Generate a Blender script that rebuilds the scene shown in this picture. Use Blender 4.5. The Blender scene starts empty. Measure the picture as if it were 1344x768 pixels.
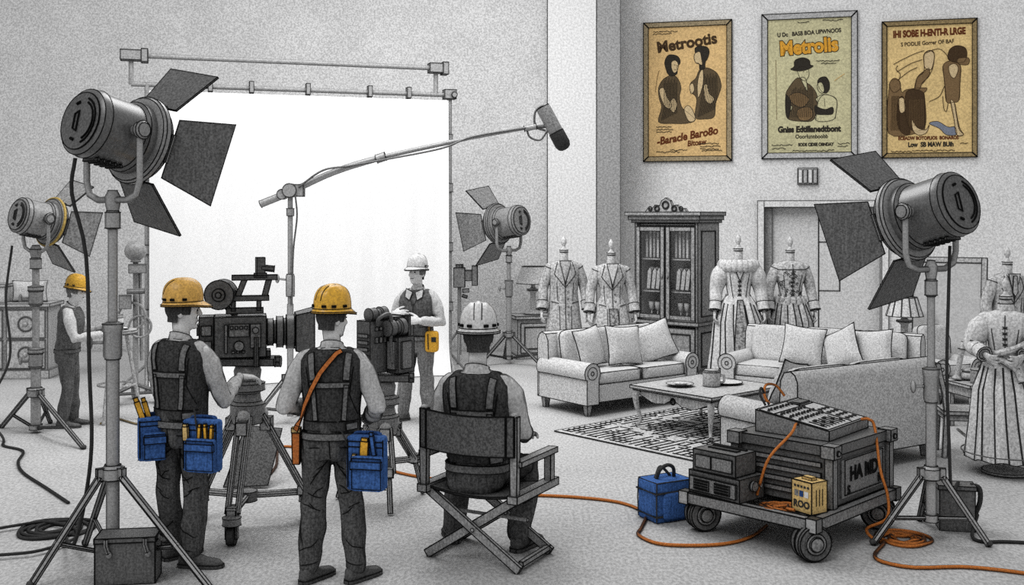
import bpy, bmesh, math, random
from mathutils import Vector, Matrix, noise
from mathutils.bvhtree import BVHTree
random.seed(7)
PI = math.pi
SC = bpy.context.scene
COL = SC.collection
F_PX, CX, HY, CAMH = 1400.0, 672.0, 283.0, 2.26     # focal length in pixels, centre column, horizon row, eye height

def at(px, py, z=0.0):
    """Point at height z seen at a pixel of the 1344x768 frame."""
    Y = F_PX * (CAMH - z) / (py - HY)
    return Vector(((px - CX) * Y / F_PX, Y, z))
def atY(px, py, Y):
    return Vector(((px - CX) * Y / F_PX, Y, CAMH - (py - HY) * Y / F_PX))
def V(*a): return Vector(a)
def R(d): return math.radians(d)

# ---------------------------------------------------------------- materials
def lin(c):
    c = c / 255.0
    return c / 12.92 if c <= 0.04045 else ((c + 0.055) / 1.055) ** 2.4
def pm(name, col, grain=0.22, gs=70.0, rim=0.0, hatch=0.0, rough=0.75, spec=0.25, ao=0.045, aos=0.6, metal=0.0, rimv=0.12, world=False, blot=0.0, stretch=(1, 1, 1)):
    """Graphite-on-paper surface: grainy albedo, darker creases, darker grazing rim."""
    if not isinstance(col, (tuple, list)): col = (col, col, col)
    m = bpy.data.materials.new(name); m.use_nodes = True
    nt = m.node_tree; N = nt.nodes; L = nt.links
    bs = N['Principled BSDF']
    bs.inputs['Roughness'].default_value = rough
    bs.inputs['Specular IOR Level'].default_value = spec
    bs.inputs['Metallic'].default_value = metal
    tc = N.new('ShaderNodeTexCoord')
    if world:
        geo0 = N.new('ShaderNodeNewGeometry'); src = geo0.outputs['Position']
    else:
        src = tc.outputs['Object']
    def math_(op, a, b=None):
        n = N.new('ShaderNodeMath'); n.operation = op
        for i, x in enumerate((a, b)):
            if x is None: continue
            if isinstance(x, (int, float)): n.inputs[i].default_value = x
            else: L.new(x, n.inputs[i])
        return n.outputs[0]
    def mr(x, a, b, c, d):
        n = N.new('ShaderNodeMapRange'); L.new(x, n.inputs[0])
        for i, q in enumerate((a, b, c, d)): n.inputs[i + 1].default_value = q
        return n.outputs[0]
    mp0 = N.new('ShaderNodeMapping'); L.new(src, mp0.inputs[0]); mp0.inputs['Scale'].default_value = stretch
    nz = N.new('ShaderNodeTexNoise'); L.new(mp0.outputs[0], nz.inputs['Vector'])
    nz.inputs['Scale'].default_value = gs; nz.inputs['Detail'].default_value = 3.0; nz.inputs['Roughness'].default_value = 0.7
    f = mr(nz.outputs['Fac'], 0.40, 0.60, 1 - grain * 1.25, 1 + grain * 1.25)
    if hatch:
        mp = N.new('ShaderNodeMapping'); L.new(src, mp.inputs[0])
        mp.inputs['Rotation'].default_value = (0.25, 0.62, 0.3); mp.inputs['Scale'].default_value = (1.0, 1.0, 0.09)
        n2 = N.new('ShaderNodeTexNoise'); L.new(mp.outputs[0], n2.inputs['Vector'])
        n2.inputs['Scale'].default_value = gs * 1.1; n2.inputs['Detail'].default_value = 2.0
        f = math_('MULTIPLY', f, mr(n2.outputs['Fac'], 0.33, 0.67, 1 - hatch, 1 + hatch))
    if blot:
        n3 = N.new('ShaderNodeTexNoise'); L.new(src, n3.inputs['Vector'])
        n3.inputs['Scale'].default_value = 1.3; n3.inputs['Detail'].default_value = 3.0
        f = math_('MULTIPLY', f, mr(n3.outputs['Fac'], 0.3, 0.7, 1 - blot, 1 + blot))
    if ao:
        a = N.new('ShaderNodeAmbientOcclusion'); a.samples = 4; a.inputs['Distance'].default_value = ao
        f = math_('MULTIPLY', f, mr(a.outputs['AO'], 0.25, 0.9, 1 - aos, 1.0))  # occlusion shade of creases and corners multiplied into the base colour
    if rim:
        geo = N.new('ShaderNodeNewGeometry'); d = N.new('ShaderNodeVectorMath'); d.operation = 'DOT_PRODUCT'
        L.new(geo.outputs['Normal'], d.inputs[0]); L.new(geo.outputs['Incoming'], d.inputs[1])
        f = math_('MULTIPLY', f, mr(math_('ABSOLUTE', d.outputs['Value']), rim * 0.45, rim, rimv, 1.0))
    mx = N.new('ShaderNodeMix'); mx.data_type = 'RGBA'; mx.blend_type = 'MULTIPLY'; mx.inputs[0].default_value = 1.0
    mx.inputs[6].default_value = (lin(col[0]), lin(col[1]), lin(col[2]), 1)
    cb = N.new('ShaderNodeCombineColor')
    for i in range(3): L.new(f, cb.inputs[i])
    L.new(cb.outputs[0], mx.inputs[7]); L.new(mx.outputs[2], bs.inputs['Base Color'])
    m.diffuse_color = (lin(col[0]), lin(col[1]), lin(col[2]), 1)
    return m
def flat(name, col):
    if not isinstance(col, (tuple, list)): col = (col, col, col)
    return pm(name, col, grain=0.25, gs=120, ao=0, spec=0.05, rough=0.9)

M = {}
M['ink'] = flat('ink', 22); M['inkm'] = flat('ink_mid', 52); M['inks'] = flat('ink_soft', 92); M['inkl'] = flat('ink_light', 135)  # softer inks fade distant outlines, haze put into the colour
M['steel'] = pm('steel', 166, grain=.16, rim=.74, rimv=.08, rough=.4, spec=.5, gs=90)
M['steelm'] = pm('steel_mid', 168, grain=.18, rim=.74, rimv=.08, rough=.45, spec=.5)
M['steelb'] = pm('steel_far', 146, grain=.18, rim=.55, rough=.5, gs=50, rimv=.4)
M['lampd'] = pm('lamp_dark', 94, grain=.22, rim=.28, rough=.32, spec=.8, hatch=.15)
M['lampback'] = pm('lamp_back', 90, grain=.28, rim=0, rough=.5, spec=.4, hatch=.15)
M['lampm'] = pm('lamp_mid', 140, grain=.22, rim=.3, rough=.4, spec=.5, gs=45, rimv=.3)  # distant lamps made paler, aerial haze painted into the tone
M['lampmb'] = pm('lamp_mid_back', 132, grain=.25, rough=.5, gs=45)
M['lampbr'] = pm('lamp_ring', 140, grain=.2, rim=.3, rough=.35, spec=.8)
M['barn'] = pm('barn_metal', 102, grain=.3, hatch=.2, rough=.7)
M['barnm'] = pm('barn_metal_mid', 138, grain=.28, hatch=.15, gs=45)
M['rubber'] = pm('rubber', 66, grain=.3, rim=.4)
M['brass'] = pm('brass', (176, 150, 84), grain=.25, rim=.3)
M['gear'] = pm('gear_dark', 92, grain=.32, hatch=.18, rough=.5, spec=.5)
M['gearl'] = pm('gear_light', 128, grain=.3, hatch=.1, rough=.5)
M['gearr'] = pm('gear_round', 96, grain=.28, rim=.4, rough=.45, spec=.6)
M['geark'] = pm('gear_black', 50, grain=.35)
M['skin'] = pm('skin', 226, grain=.1, rim=.5, rimv=.06, gs=110, rough=.85, spec=.1)
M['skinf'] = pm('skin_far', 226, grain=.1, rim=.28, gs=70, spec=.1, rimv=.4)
M['hair'] = pm('hair', 60, grain=.4, rim=.5, rimv=.06, hatch=.3, gs=110)
M['hairf'] = pm('hair_far', 110, grain=.35, gs=70)  # far figures get paler tones, aerial haze put into the colour
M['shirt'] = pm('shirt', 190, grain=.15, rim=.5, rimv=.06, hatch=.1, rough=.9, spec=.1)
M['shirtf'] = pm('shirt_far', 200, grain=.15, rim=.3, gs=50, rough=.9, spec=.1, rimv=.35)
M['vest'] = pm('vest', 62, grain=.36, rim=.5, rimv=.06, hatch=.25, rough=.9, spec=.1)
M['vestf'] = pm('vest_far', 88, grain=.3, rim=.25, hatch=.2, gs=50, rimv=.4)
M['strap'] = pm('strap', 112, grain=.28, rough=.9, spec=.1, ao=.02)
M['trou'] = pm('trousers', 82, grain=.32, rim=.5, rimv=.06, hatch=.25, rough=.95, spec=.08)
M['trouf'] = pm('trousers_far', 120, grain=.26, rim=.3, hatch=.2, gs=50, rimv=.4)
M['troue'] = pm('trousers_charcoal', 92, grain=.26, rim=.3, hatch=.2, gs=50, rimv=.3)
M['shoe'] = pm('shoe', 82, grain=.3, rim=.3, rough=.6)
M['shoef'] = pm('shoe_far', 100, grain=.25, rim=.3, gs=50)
M['hatA'] = pm('hat_amber', (222, 172, 82), grain=.18, rim=.3, rough=.4, spec=.5, hatch=.08)
M['hatB'] = pm('hat_yellow', (232, 176, 48), grain=.18, rim=.3, rough=.35, spec=.6, hatch=.06)
M['hatE'] = pm('hat_gold', (222, 172, 66), grain=.2, rim=.3, rough=.4, gs=60)
M['hatG'] = pm('hat_grey', 222, grain=.16, rim=.3, rough=.4, spec=.5)
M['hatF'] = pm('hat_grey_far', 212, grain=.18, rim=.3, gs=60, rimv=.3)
M['blue'] = pm('blue_canvas', (62, 98, 158), grain=.24, hatch=.2, rough=.9, spec=.1)
M['blued'] = pm('blue_dark', (44, 72, 122), grain=.24, hatch=.2, rough=.9, spec=.1)
M['orange'] = pm('orange_cable', (190, 112, 50), grain=.2, rim=.62, gs=100, rimv=.06)
M['tan'] = pm('tan_cable', (172, 152, 112), grain=.2, rim=.62, gs=100, rimv=.06)
M['leather'] = pm('orange_leather', (186, 108, 52), grain=.2)
M['yell'] = pm('yellow_plastic', (226, 170, 58), grain=.2)
M['tanbox'] = pm('tan_box', (214, 182, 120), grain=.22)
M['blackcab'] = pm('black_cable', 48, grain=.2, rim=.5)
M['sofa'] = pm('sofa_fabric', 200, grain=.2, gs=55, rough=.95, spec=.05, rim=.1, rimv=.5, ao=.09)
M['sofb'] = pm('sofa_fabric_grey', 184, grain=.24, gs=60, rough=.95, spec=.05, rim=.1, rimv=.5, ao=.09)
M['pil'] = pm('pillow_fabric', 204, grain=.2, gs=60, rough=.95, spec=.05, rim=.12, rimv=.4)
M['pild'] = pm('pillow_fabric_dark', 176, grain=.24, gs=60, rough=.95, spec=.05, rim=.12, rimv=.4)
M['wood'] = pm('wood_grey', 172, grain=.26, gs=45, hatch=.15, rough=.6)
M['woodl'] = pm('wood_light', 180, grain=.22, gs=45, hatch=.12, rough=.6)
M['woodd'] = pm('wood_dark', 150, grain=.28, gs=42, hatch=.15, rough=.6)
M['chair'] = pm('chair_wood', 152, grain=.24, hatch=.2, rough=.7)
M['canvas'] = pm('chair_canvas', 92, grain=.34, rough=.95, spec=.05)
M['rug'] = pm('rug_weave', 190, grain=.26, gs=38, rough=1, spec=0, ao=0, blot=.08)
M['cloth'] = pm('backdrop_cloth', 246, grain=.03, gs=40, rough=.95, spec=.03, ao=0)
M['mc'] = pm('coat_grey', 172, grain=.3, gs=42, rim=.3, hatch=.15, rimv=.4)
M['md'] = pm('coat_mid', 180, grain=.28, gs=42, rim=.3, hatch=.15, rimv=.4)
M['ml'] = pm('dress_pale', 208, grain=.2, gs=45, rim=.3, hatch=.1, rimv=.35)
M['mm'] = pm('dress_figured', 186, grain=.3, gs=40, rim=.3, rimv=.35)
M['mh'] = pm('mannequin_form', 196, grain=.22, gs=45, rim=.35, rimv=.35)
M['lace'] = pm('lace_panel', 146, grain=.5, gs=34)
M['shade'] = pm('lamp_shade_cloth', 212, grain=.25, gs=50, rim=.2, rimv=.5)
M['mirror'] = None
M['posterA'] = pm('poster_paper_tan', (226, 190, 132), grain=.14, gs=34, ao=0, blot=.08)
M['posterB'] = pm('poster_paper_olive', (204, 198, 158), grain=.14, gs=34, ao=0, blot=.08)
M['posterC'] = pm('poster_paper_ochre', (228, 198, 138), grain=.14, gs=34, ao=0, blot=.1)
M['frA'] = pm('frame_bronze', (160, 144, 114), grain=.24, gs=40)
M['frB'] = pm('frame_silver', 188, grain=.2, gs=40)
M['frC'] = pm('frame_brown', (148, 128, 90), grain=.24, gs=40)
M['pbr'] = flat('print_brown', (74, 58, 42)); M['pbl'] = flat('print_black', (56, 52, 46)); M['pdk'] = flat('print_dark_brown', (98, 84, 64)); M['legs'] = pm('tripod_leg', 178, grain=.2, rim=.35, rimv=.15); M['panel'] = pm('panel_grey', 178, grain=.22); M['pye'] = flat('print_amber', (224, 164, 62))  # darker brown ink fills the printed clothing
M['prd'] = flat('print_rust', (104, 58, 36)); M['pmid'] = flat('print_umber', (128, 104, 74)); M['pbu'] = flat('print_slate', (128, 134, 148)); M['plt'] = flat('print_cream', (214, 190, 148))
M['white'] = pm('white_print', 225, grain=.1, gs=90)
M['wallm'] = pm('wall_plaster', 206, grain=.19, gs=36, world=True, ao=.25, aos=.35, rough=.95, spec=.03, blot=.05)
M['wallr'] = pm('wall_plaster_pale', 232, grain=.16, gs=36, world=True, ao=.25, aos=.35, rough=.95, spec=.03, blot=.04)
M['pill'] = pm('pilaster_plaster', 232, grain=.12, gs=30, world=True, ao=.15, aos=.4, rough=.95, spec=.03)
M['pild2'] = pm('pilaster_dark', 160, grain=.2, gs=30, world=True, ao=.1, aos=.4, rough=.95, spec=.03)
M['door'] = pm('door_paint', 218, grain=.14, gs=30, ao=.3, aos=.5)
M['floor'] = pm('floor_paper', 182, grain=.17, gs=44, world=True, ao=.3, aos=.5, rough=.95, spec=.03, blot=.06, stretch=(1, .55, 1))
def glass_mat():
    m = bpy.data.materials.new('cabinet_glass'); m.use_nodes = True; nt = m.node_tree; N = nt.nodes; L = nt.links
    g = N.new('ShaderNodeBsdfGlossy'); g.inputs['Roughness'].default_value = .15; t = N.new('ShaderNodeBsdfTransparent'); t.inputs[0].default_value = (.93, .93, .93, 1)
    x = N.new('ShaderNodeMixShader'); x.inputs[0].default_value = .12
    L.new(t.outputs[0], x.inputs[1]); L.new(g.outputs[0], x.inputs[2]); L.new(x.outputs[0], N['Material Output'].inputs[0])
    return m
M['glass'] = glass_mat()
M['mirror'] = pm('mirror_glass', 215, grain=.1, gs=35, rough=.12, spec=.9, metal=.6, ao=0)
M['lens'] = pm('lens_glass', 60, grain=.1, rough=.08, spec=1.0)

# ---------------------------------------------------------------- mesh builder
def frame_z(d):
    d = Vector(d).normalized()
    u = Vector((0, 0, 1)) if abs(d.z) < .95 else Vector((1, 0, 0))
    x = u.cross(d).normalized(); y = d.cross(x)
    return Matrix((x, y, d)).transposed()          # columns x,y,d
def catmull(P, n=8, closed=False):
    P = [Vector(p) for p in P]; out = []; k = len(P)
    for i in range(k if closed else k - 1):
        p0 = P[i - 1] if (i or closed) else P[0] * 2 - P[1]
        p1 = P[i]; p2 = P[(i + 1) % k]
        p3 = P[(i + 2) % k] if (closed or i + 2 < k) else P[-1] * 2 - P[-2]
        for j in range(n):
            t = j / n
            out.append(.5 * ((2 * p1) + (-p0 + p2) * t + (2 * p0 - 5 * p1 + 4 * p2 - p3) * t * t + (-p0 + 3 * p1 - 3 * p2 + p3) * t ** 3))
    if not closed: out.append(P[-1])
    return out
class MB:
    def __init__(s): s.v = []; s.f = []; s.m = []
    def add(s, vs, fs, mi=0, X=None):
        b = len(s.v)
        s.v += [(X @ Vector(p)) if X is not None else Vector(p) for p in vs]
        s.f += [tuple(b + i for i in f) for f in fs]; s.m += [mi] * len(fs)
        return s
    def merge(s, o, X=None, mi=None):
        b = len(s.v); s.v += [(X @ p) if X is not None else p.copy() for p in o.v]
        s.f += [tuple(b + i for i in f) for f in o.f]; s.m += o.m if mi is None else [mi] * len(o.f)
        return s
    def box(s, c, d, rz=0.0, mi=0, X=None, taper=1.0):
        hx, hy, hz = d[0] / 2, d[1] / 2, d[2] / 2
        vs = [Vector((x * hx * (taper if z < 0 else 1), y * hy * (taper if z < 0 else 1), z * hz)) for z in (-1, 1) for y in (-1, 1) for x in (-1, 1)]
        T = Matrix.Translation(c) @ Matrix.Rotation(rz, 4, 'Z')
        if X is not None: T = X @ T
        return s.add(vs, [(0, 2, 3, 1), (4, 5, 7, 6), (0, 1, 5, 4), (2, 6, 7, 3), (0, 4, 6, 2), (1, 3, 7, 5)], mi, T)
    def loft(s, rings, mi=0, cap=True, closed=False, X=None):
        n = len(rings[0]); vs = [p for r in rings for p in r]; fs = []; k = len(rings)
        for i in range(k if closed else k - 1):
            a, b = i * n, ((i + 1) % k) * n
            for j in range(n):
                j2 = (j + 1) % n; fs.append((a + j, a + j2, b + j2, b + j))
        if cap and not closed:
            fs.append(tuple(reversed(range(n)))); fs.append(tuple((k - 1) * n + j for j in range(n)))
        return s.add(vs, fs, mi, X)
    def tube(s, P, r, n=10, mi=0, cap=True, sq=1.0, X=None, closed=False):
        P = [Vector(p) for p in P]; k = len(P)
        rr = r if isinstance(r, (list, tuple)) else [r] * k
        T = []
        for i in range(k):
            a = P[i - 1] if (i or closed) else P[i]; b = P[(i + 1) % k] if (i < k - 1 or closed) else P[i]
            t = (b - a); T.append(t.normalized() if t.length > 1e-9 else Vector((0, 0, 1)))
        x = frame_z(T[0]).col[0].copy(); rings = []
        for i in range(k):
            x = (x - T[i] * x.dot(T[i]));
            x = x.normalized() if x.length > 1e-6 else frame_z(T[i]).col[0].copy()
            y = T[i].cross(x)
            rings.append([P[i] + (x * math.cos(2 * PI * j / n) + y * sq * math.sin(2 * PI * j / n)) * rr[i] for j in range(n)])
        return s.loft(rings, mi, cap, closed, X)
    def cyl(s, a, b, r, r2=None, n=16, mi=0, X=None):
        return s.tube([a, b], [r, r if r2 is None else r2], n, mi, True, 1.0, X)
    def lathe(s, prof, n=20, mi=0, X=None, cap=True):
        rings = [[Vector((max(r, 1e-4) * math.cos(2 * PI * j / n), max(r, 1e-4) * math.sin(2 * PI * j / n), z)) for j in range(n)] for r, z in prof]
        return s.loft(rings, mi, cap, False, X)
    def ball(s, c, r, n=12, mi=0, X=None, e=1.0):
        if not isinstance(r, (tuple, list, Vector)): r = (r, r, r)
        def sp(a): return math.copysign(abs(a) ** e, a)
        rings = []
        for i in range(1, n):
            t = PI * i / n - PI / 2
            rings.append([Vector((c[0] + r[0] * sp(math.cos(t)) * sp(math.cos(2 * PI * j / (2 * n))), c[1] + r[1] * sp(math.cos(t)) * sp(math.sin(2 * PI * j / (2 * n))), c[2] + r[2] * sp(math.sin(t)))) for j in range(2 * n)])
        b = len(rings); vs = [p for q in rings for p in q]; m = 2 * n; fs = []
        for i in range(b - 1):
            for j in range(m): fs.append((i * m + j, i * m + (j + 1) % m, (i + 1) * m + (j + 1) % m, (i + 1) * m + j))
        vs += [Vector((c[0], c[1], c[2] - r[2])), Vector((c[0], c[1], c[2] + r[2]))]
        for j in range(m):
            fs.append((b * m, (j + 1) % m, j)); fs.append((b * m + 1, (b - 1) * m + j, (b - 1) * m + (j + 1) % m))
        return s.add(vs, fs, mi, X)
    def prism(s, pts, y0, y1, mi=0, X=None):
        """Profile in the xz plane, pushed from y0 to y1."""
        n = len(pts); vs = [Vector((p[0], y0, p[1])) for p in pts] + [Vector((p[0], y1, p[1])) for p in pts]
        fs = [tuple(range(n)), tuple(reversed(range(n, 2 * n)))] + [(i, i + n, (i + 1) % n + n, (i + 1) % n) for i in range(n)]
        return s.add(vs, fs, mi, X)
    def poly(s, pts, mi=0, X=None):
        return s.add(pts, [tuple(range(len(pts)))], mi, X)
    def line(s, pts, r=.004, mi=1, n=4, X=None, closed=False):
        return s.tube(pts, r, n, mi, not closed, 1.0, X, closed)
    def torus(s, c, d, Rr, r, n=28, k=8, mi=0, X=None):
        F = frame_z(d); c = Vector(c)
        return s.tube([c + F @ Vector((math.cos(2 * PI * i / n) * Rr, math.sin(2 * PI * i / n) * Rr, 0)) for i in range(n)], r, k, mi, False, 1.0, X, True)
    def mesh(s, name='m'):
        me = bpy.data.meshes.new(name); me.from_pydata([tuple(p) for p in s.v], [], s.f); me.update()
        if len(me.polygons) == len(s.m): me.polygons.foreach_set('material_index', s.m)
        return me
def add_ink(me, ang, r, mi):
    bm = bmesh.new(); bm.from_mesh(me)
    th = R(ang); E = []
    for e in bm.edges:
        if e.verts[0].co == e.verts[1].co: continue
        if len(e.link_faces) == 1 or (len(e.link_faces) == 2 and e.link_faces[0].normal.length > 0 and e.link_faces[1].normal.length > 0 and e.calc_face_angle(0) > th and e.link_faces[0].material_index != mi):
            if e.link_faces[0].material_index != mi: E.append((e.verts[0].co.copy(), e.verts[1].co.copy()))
    for a, b in E:
        d = b - a; L = d.length
        if L < 1e-5: continue
        Fm = frame_z(d); d.normalize(); ext = d * min(r * .7, L * .3)
        vs = []
        for p in (a - ext, b + ext):
            for j in range(4):
                t = PI / 2 * j + .4
                vs.append(bm.verts.new(p + Fm @ Vector((math.cos(t) * r, math.sin(t) * r, 0))))
        for j in range(4):
            f = bm.faces.new((vs[j], vs[(j + 1) % 4], vs[4 + (j + 1) % 4], vs[4 + j])); f.material_index = mi
    bm.to_mesh(me); bm.free()
def build(mb, name, mats, parent=None, ink=None, ir=.0035, inkm='ink', smooth=38, recalc=True):
    me = mb.mesh(name) if isinstance(mb, MB) else mb
    if recalc and isinstance(mb, MB):
        bm = bmesh.new(); bm.from_mesh(me); bmesh.ops.recalc_face_normals(bm, faces=bm.faces[:]); bm.to_mesh(me); bm.free()
    if isinstance(mats, str): mats = [mats]
    mats = list(mats)
    if ink is not None:
        add_ink(me, ink, ir, len(mats)); mats.append(inkm)
    for k in mats: me.materials.append(M[k])
    me.polygons.foreach_set('use_smooth', [True] * len(me.polygons))
    me.set_sharp_from_angle(angle=R(smooth)); me.update()
    o = bpy.data.objects.new(name, me); COL.objects.link(o)
    if parent is not None: o.parent = parent
    return o
def tag(o, label, cat, group=None):
    o['label'] = label; o['category'] = cat
    if group: o['group'] = group
    return o
def thing(name, label, cat, loc=(0, 0, 0), rz=0.0, group=None, sc=1.0):
    o = bpy.data.objects.new(name, None); COL.objects.link(o); o.location = loc; o.rotation_euler = (0, 0, rz); o.scale = (sc, sc, sc)
    o.empty_display_size = .1
    return tag(o, label, cat, group)
def struct(o): o['kind'] = 'structure'; return o
def copy_thing(root, loc, rz, label, group=None):
    r = root.copy(); COL.objects.link(r); r.location = loc; r.rotation_euler = (0, 0, rz); r['label'] = label
    if group: r['group'] = group
    for ch in list(root.children):
        c = ch.copy(); COL.objects.link(c); c.parent = r
        for g in ch.children:
            d = g.copy(); COL.objects.link(d); d.parent = c
    return r
def remesh(mb, voxel, smooth=3, disp=None):
    """One continuous skin over the overlapping volumes of mb."""
    me = mb.mesh('tmp')
    bm = bmesh.new(); bm.from_mesh(me); bmesh.ops.recalc_face_normals(bm, faces=bm.faces[:]); bm.to_mesh(me); bm.free()
    o = bpy.data.objects.new('tmp', me); COL.objects.link(o)
    m = o.modifiers.new('r', 'REMESH'); m.mode = 'VOXEL'; m.voxel_size = voxel
    if smooth:
        k = o.modifiers.new('s', 'SMOOTH'); k.factor = .5; k.iterations = smooth
    dg = bpy.context.evaluated_depsgraph_get(); dg.update()
    out = bpy.data.meshes.new_from_object(o.evaluated_get(dg))
    bpy.data.objects.remove(o); bpy.data.meshes.remove(me)
    out.materials.clear()
    if disp:
        vn = [v.normal.copy() for v in out.vertices]
        for v, n in zip(out.vertices, vn): v.co += n * disp(v.co, n)
        out.update()
    return out
def bvh_of(me): return BVHTree.FromPolygons([v.co for v in me.vertices], [tuple(p.vertices) for p in me.polygons])
def text_mb(mb, s, size, X, mi, sx=1.0, shear=0.0, bold=0.0, align='CENTER'):
    cu = bpy.data.curves.new('t', 'FONT'); cu.body = s; cu.size = size; cu.align_x = align; cu.shear = shear; cu.offset = bold; cu.fill_mode = 'FRONT'; cu.resolution_u = 4
    o = bpy.data.objects.new('t', cu); COL.objects.link(o)
    dg = bpy.context.evaluated_depsgraph_get(); dg.update()
    me = bpy.data.meshes.new_from_object(o.evaluated_get(dg))
    mb.add([Vector((v.co.x * sx, v.co.y, v.co.z)) for v in me.vertices], [tuple(p.vertices) for p in me.polygons], mi, X)
    bpy.data.objects.remove(o); bpy.data.curves.remove(cu); bpy.data.meshes.remove(me)
def cable(name, pts, r, mat, label, group=None, n=8, smooth=True):
    mb = MB(); mb.tube(catmull(pts, n) if smooth else pts, r, 8)
    o = build(mb, name, [mat]); return tag(o, label, 'cable', group)
def coil(c, r0, r1, turns, z0=0.012, squash=1.0, a0=0.0):
    out = []
    for i in range(int(turns * 22) + 1):
        t = i / (turns * 22); a = a0 + 2 * PI * turns * t; r = r0 + (r1 - r0) * t + .012 * math.sin(3.3 * a)
        out.append(Vector((c[0] + r * math.cos(a), c[1] + r * math.sin(a), z0 + .004 * math.sin(a * 2.7) + .006)))
    return out
# ================================================================ the room
WR0, WR1 = V(1.914, 19.0, 0), V(8.35, 17.4, 0)
WD = (WR1 - WR0).normalized(); WN = V(WD.y, -WD.x, 0)            # along the wall; towards the room
WANG = math.atan2(WD.y, WD.x)
def wall_uv(px, py):
    d = V((px - CX) / F_PX, 1, -(py - HY) / F_PX); o = V(0, 0, CAMH)
    t = (WR0 - o).dot(WN) / d.dot(WN); p = o + d * t
    return (p - WR0).dot(WD), p.z
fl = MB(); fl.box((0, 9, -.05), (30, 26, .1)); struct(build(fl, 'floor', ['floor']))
YL = 17.8
XC = (718 - CX) * YL / F_PX
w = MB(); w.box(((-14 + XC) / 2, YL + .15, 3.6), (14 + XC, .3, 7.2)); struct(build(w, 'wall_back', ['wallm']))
XP = (783 - CX) * (YL - .1) / F_PX
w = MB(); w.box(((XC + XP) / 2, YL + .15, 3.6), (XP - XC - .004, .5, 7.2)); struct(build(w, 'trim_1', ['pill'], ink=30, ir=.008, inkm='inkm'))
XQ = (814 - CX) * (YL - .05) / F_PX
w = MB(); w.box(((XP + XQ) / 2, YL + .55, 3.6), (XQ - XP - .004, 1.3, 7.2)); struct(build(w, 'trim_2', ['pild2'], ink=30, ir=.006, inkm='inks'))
# wall with the doorway, in the wall's own frame (x along the wall, y out of the room)
wr = bpy.data.objects.new('wall_right', None)
ul, zt = wall_uv(1003, 272); ur, _ = wall_uv(1157, 272)
w = MB(); Lw = 13.0
w.box(((-.3 + ul) / 2, .15, 3.6), (ul + .3, .3, 7.2)); w.box(((ur + Lw) / 2, .15, 3.6), (Lw - ur, .3, 7.2)); w.box(((ul + ur) / 2, .15, (zt + 7.2) / 2), (ur - ul, .3, 7.2 - zt))
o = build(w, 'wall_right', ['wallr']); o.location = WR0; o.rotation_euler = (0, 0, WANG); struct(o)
d = MB()
tw = .11
d.box((ul - tw / 2, -.03, zt / 2 + tw / 2), (tw, .06, zt + tw)); d.box((ur + tw / 2, -.03, zt / 2 + tw / 2), (tw, .06, zt + tw)); d.box(((ul + ur) / 2, -.03, zt + tw / 2), (ur - ul, .06, tw))
o = build(d, 'trim_3', ['wallr'], ink=30, ir=.007, inkm='inks'); o.location = WR0; o.rotation_euler = (0, 0, WANG); struct(o)
d = MB(); d.box(((ul + ur) / 2, .22, zt / 2), (ur - ul - .01, .05, zt - .01))
u0, z1 = wall_uv(1075, 318); u1, z0 = wall_uv(1103, 383)
d.line([(u0, .19, z0), (u1, .19, z0), (u1, .19, z1), (u0, .19, z1)], .005, 1, closed=True)
d.line([(u0, .19, .1), (u0, .19, zt - .1)], .004, 1)
o = build(d, 'door_1', ['door', 'inkl'], ink=30, ir=.006, inkm='inkm'); o.location = WR0; o.rotation_euler = (0, 0, WANG); struct(o)
d = MB(); uw = .12
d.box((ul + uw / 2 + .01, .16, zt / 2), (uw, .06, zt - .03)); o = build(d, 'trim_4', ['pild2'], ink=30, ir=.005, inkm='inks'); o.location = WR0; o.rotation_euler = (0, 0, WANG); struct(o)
# small slatted box above the door
t = thing('wall_vent', 'small pale slatted box on the wall under the middle poster', 'vent', WR0, WANG)
(a0, b1), (a1, b0) = wall_uv(1047, 221), wall_uv(1073, 242)
d = MB(); d.box(((a0 + a1) / 2, -.03, (b0 + b1) / 2), (a1 - a0, .06, b1 - b0)); build(d, 'housing', ['wallr'], t, ink=30, ir=.007, inkm='inkm')
for k in range(4):
    d = MB(); d.box((a0 + (a1 - a0) * (k + .5) / 4, -.072, (b0 + b1) / 2), ((a1 - a0) / 4 - .02, .02, (b1 - b0) * .84)); build(d, 'slat', ['woodl' if k % 2 else 'wallr'], t, ink=30, ir=.005, inkm='inkm')

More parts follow.
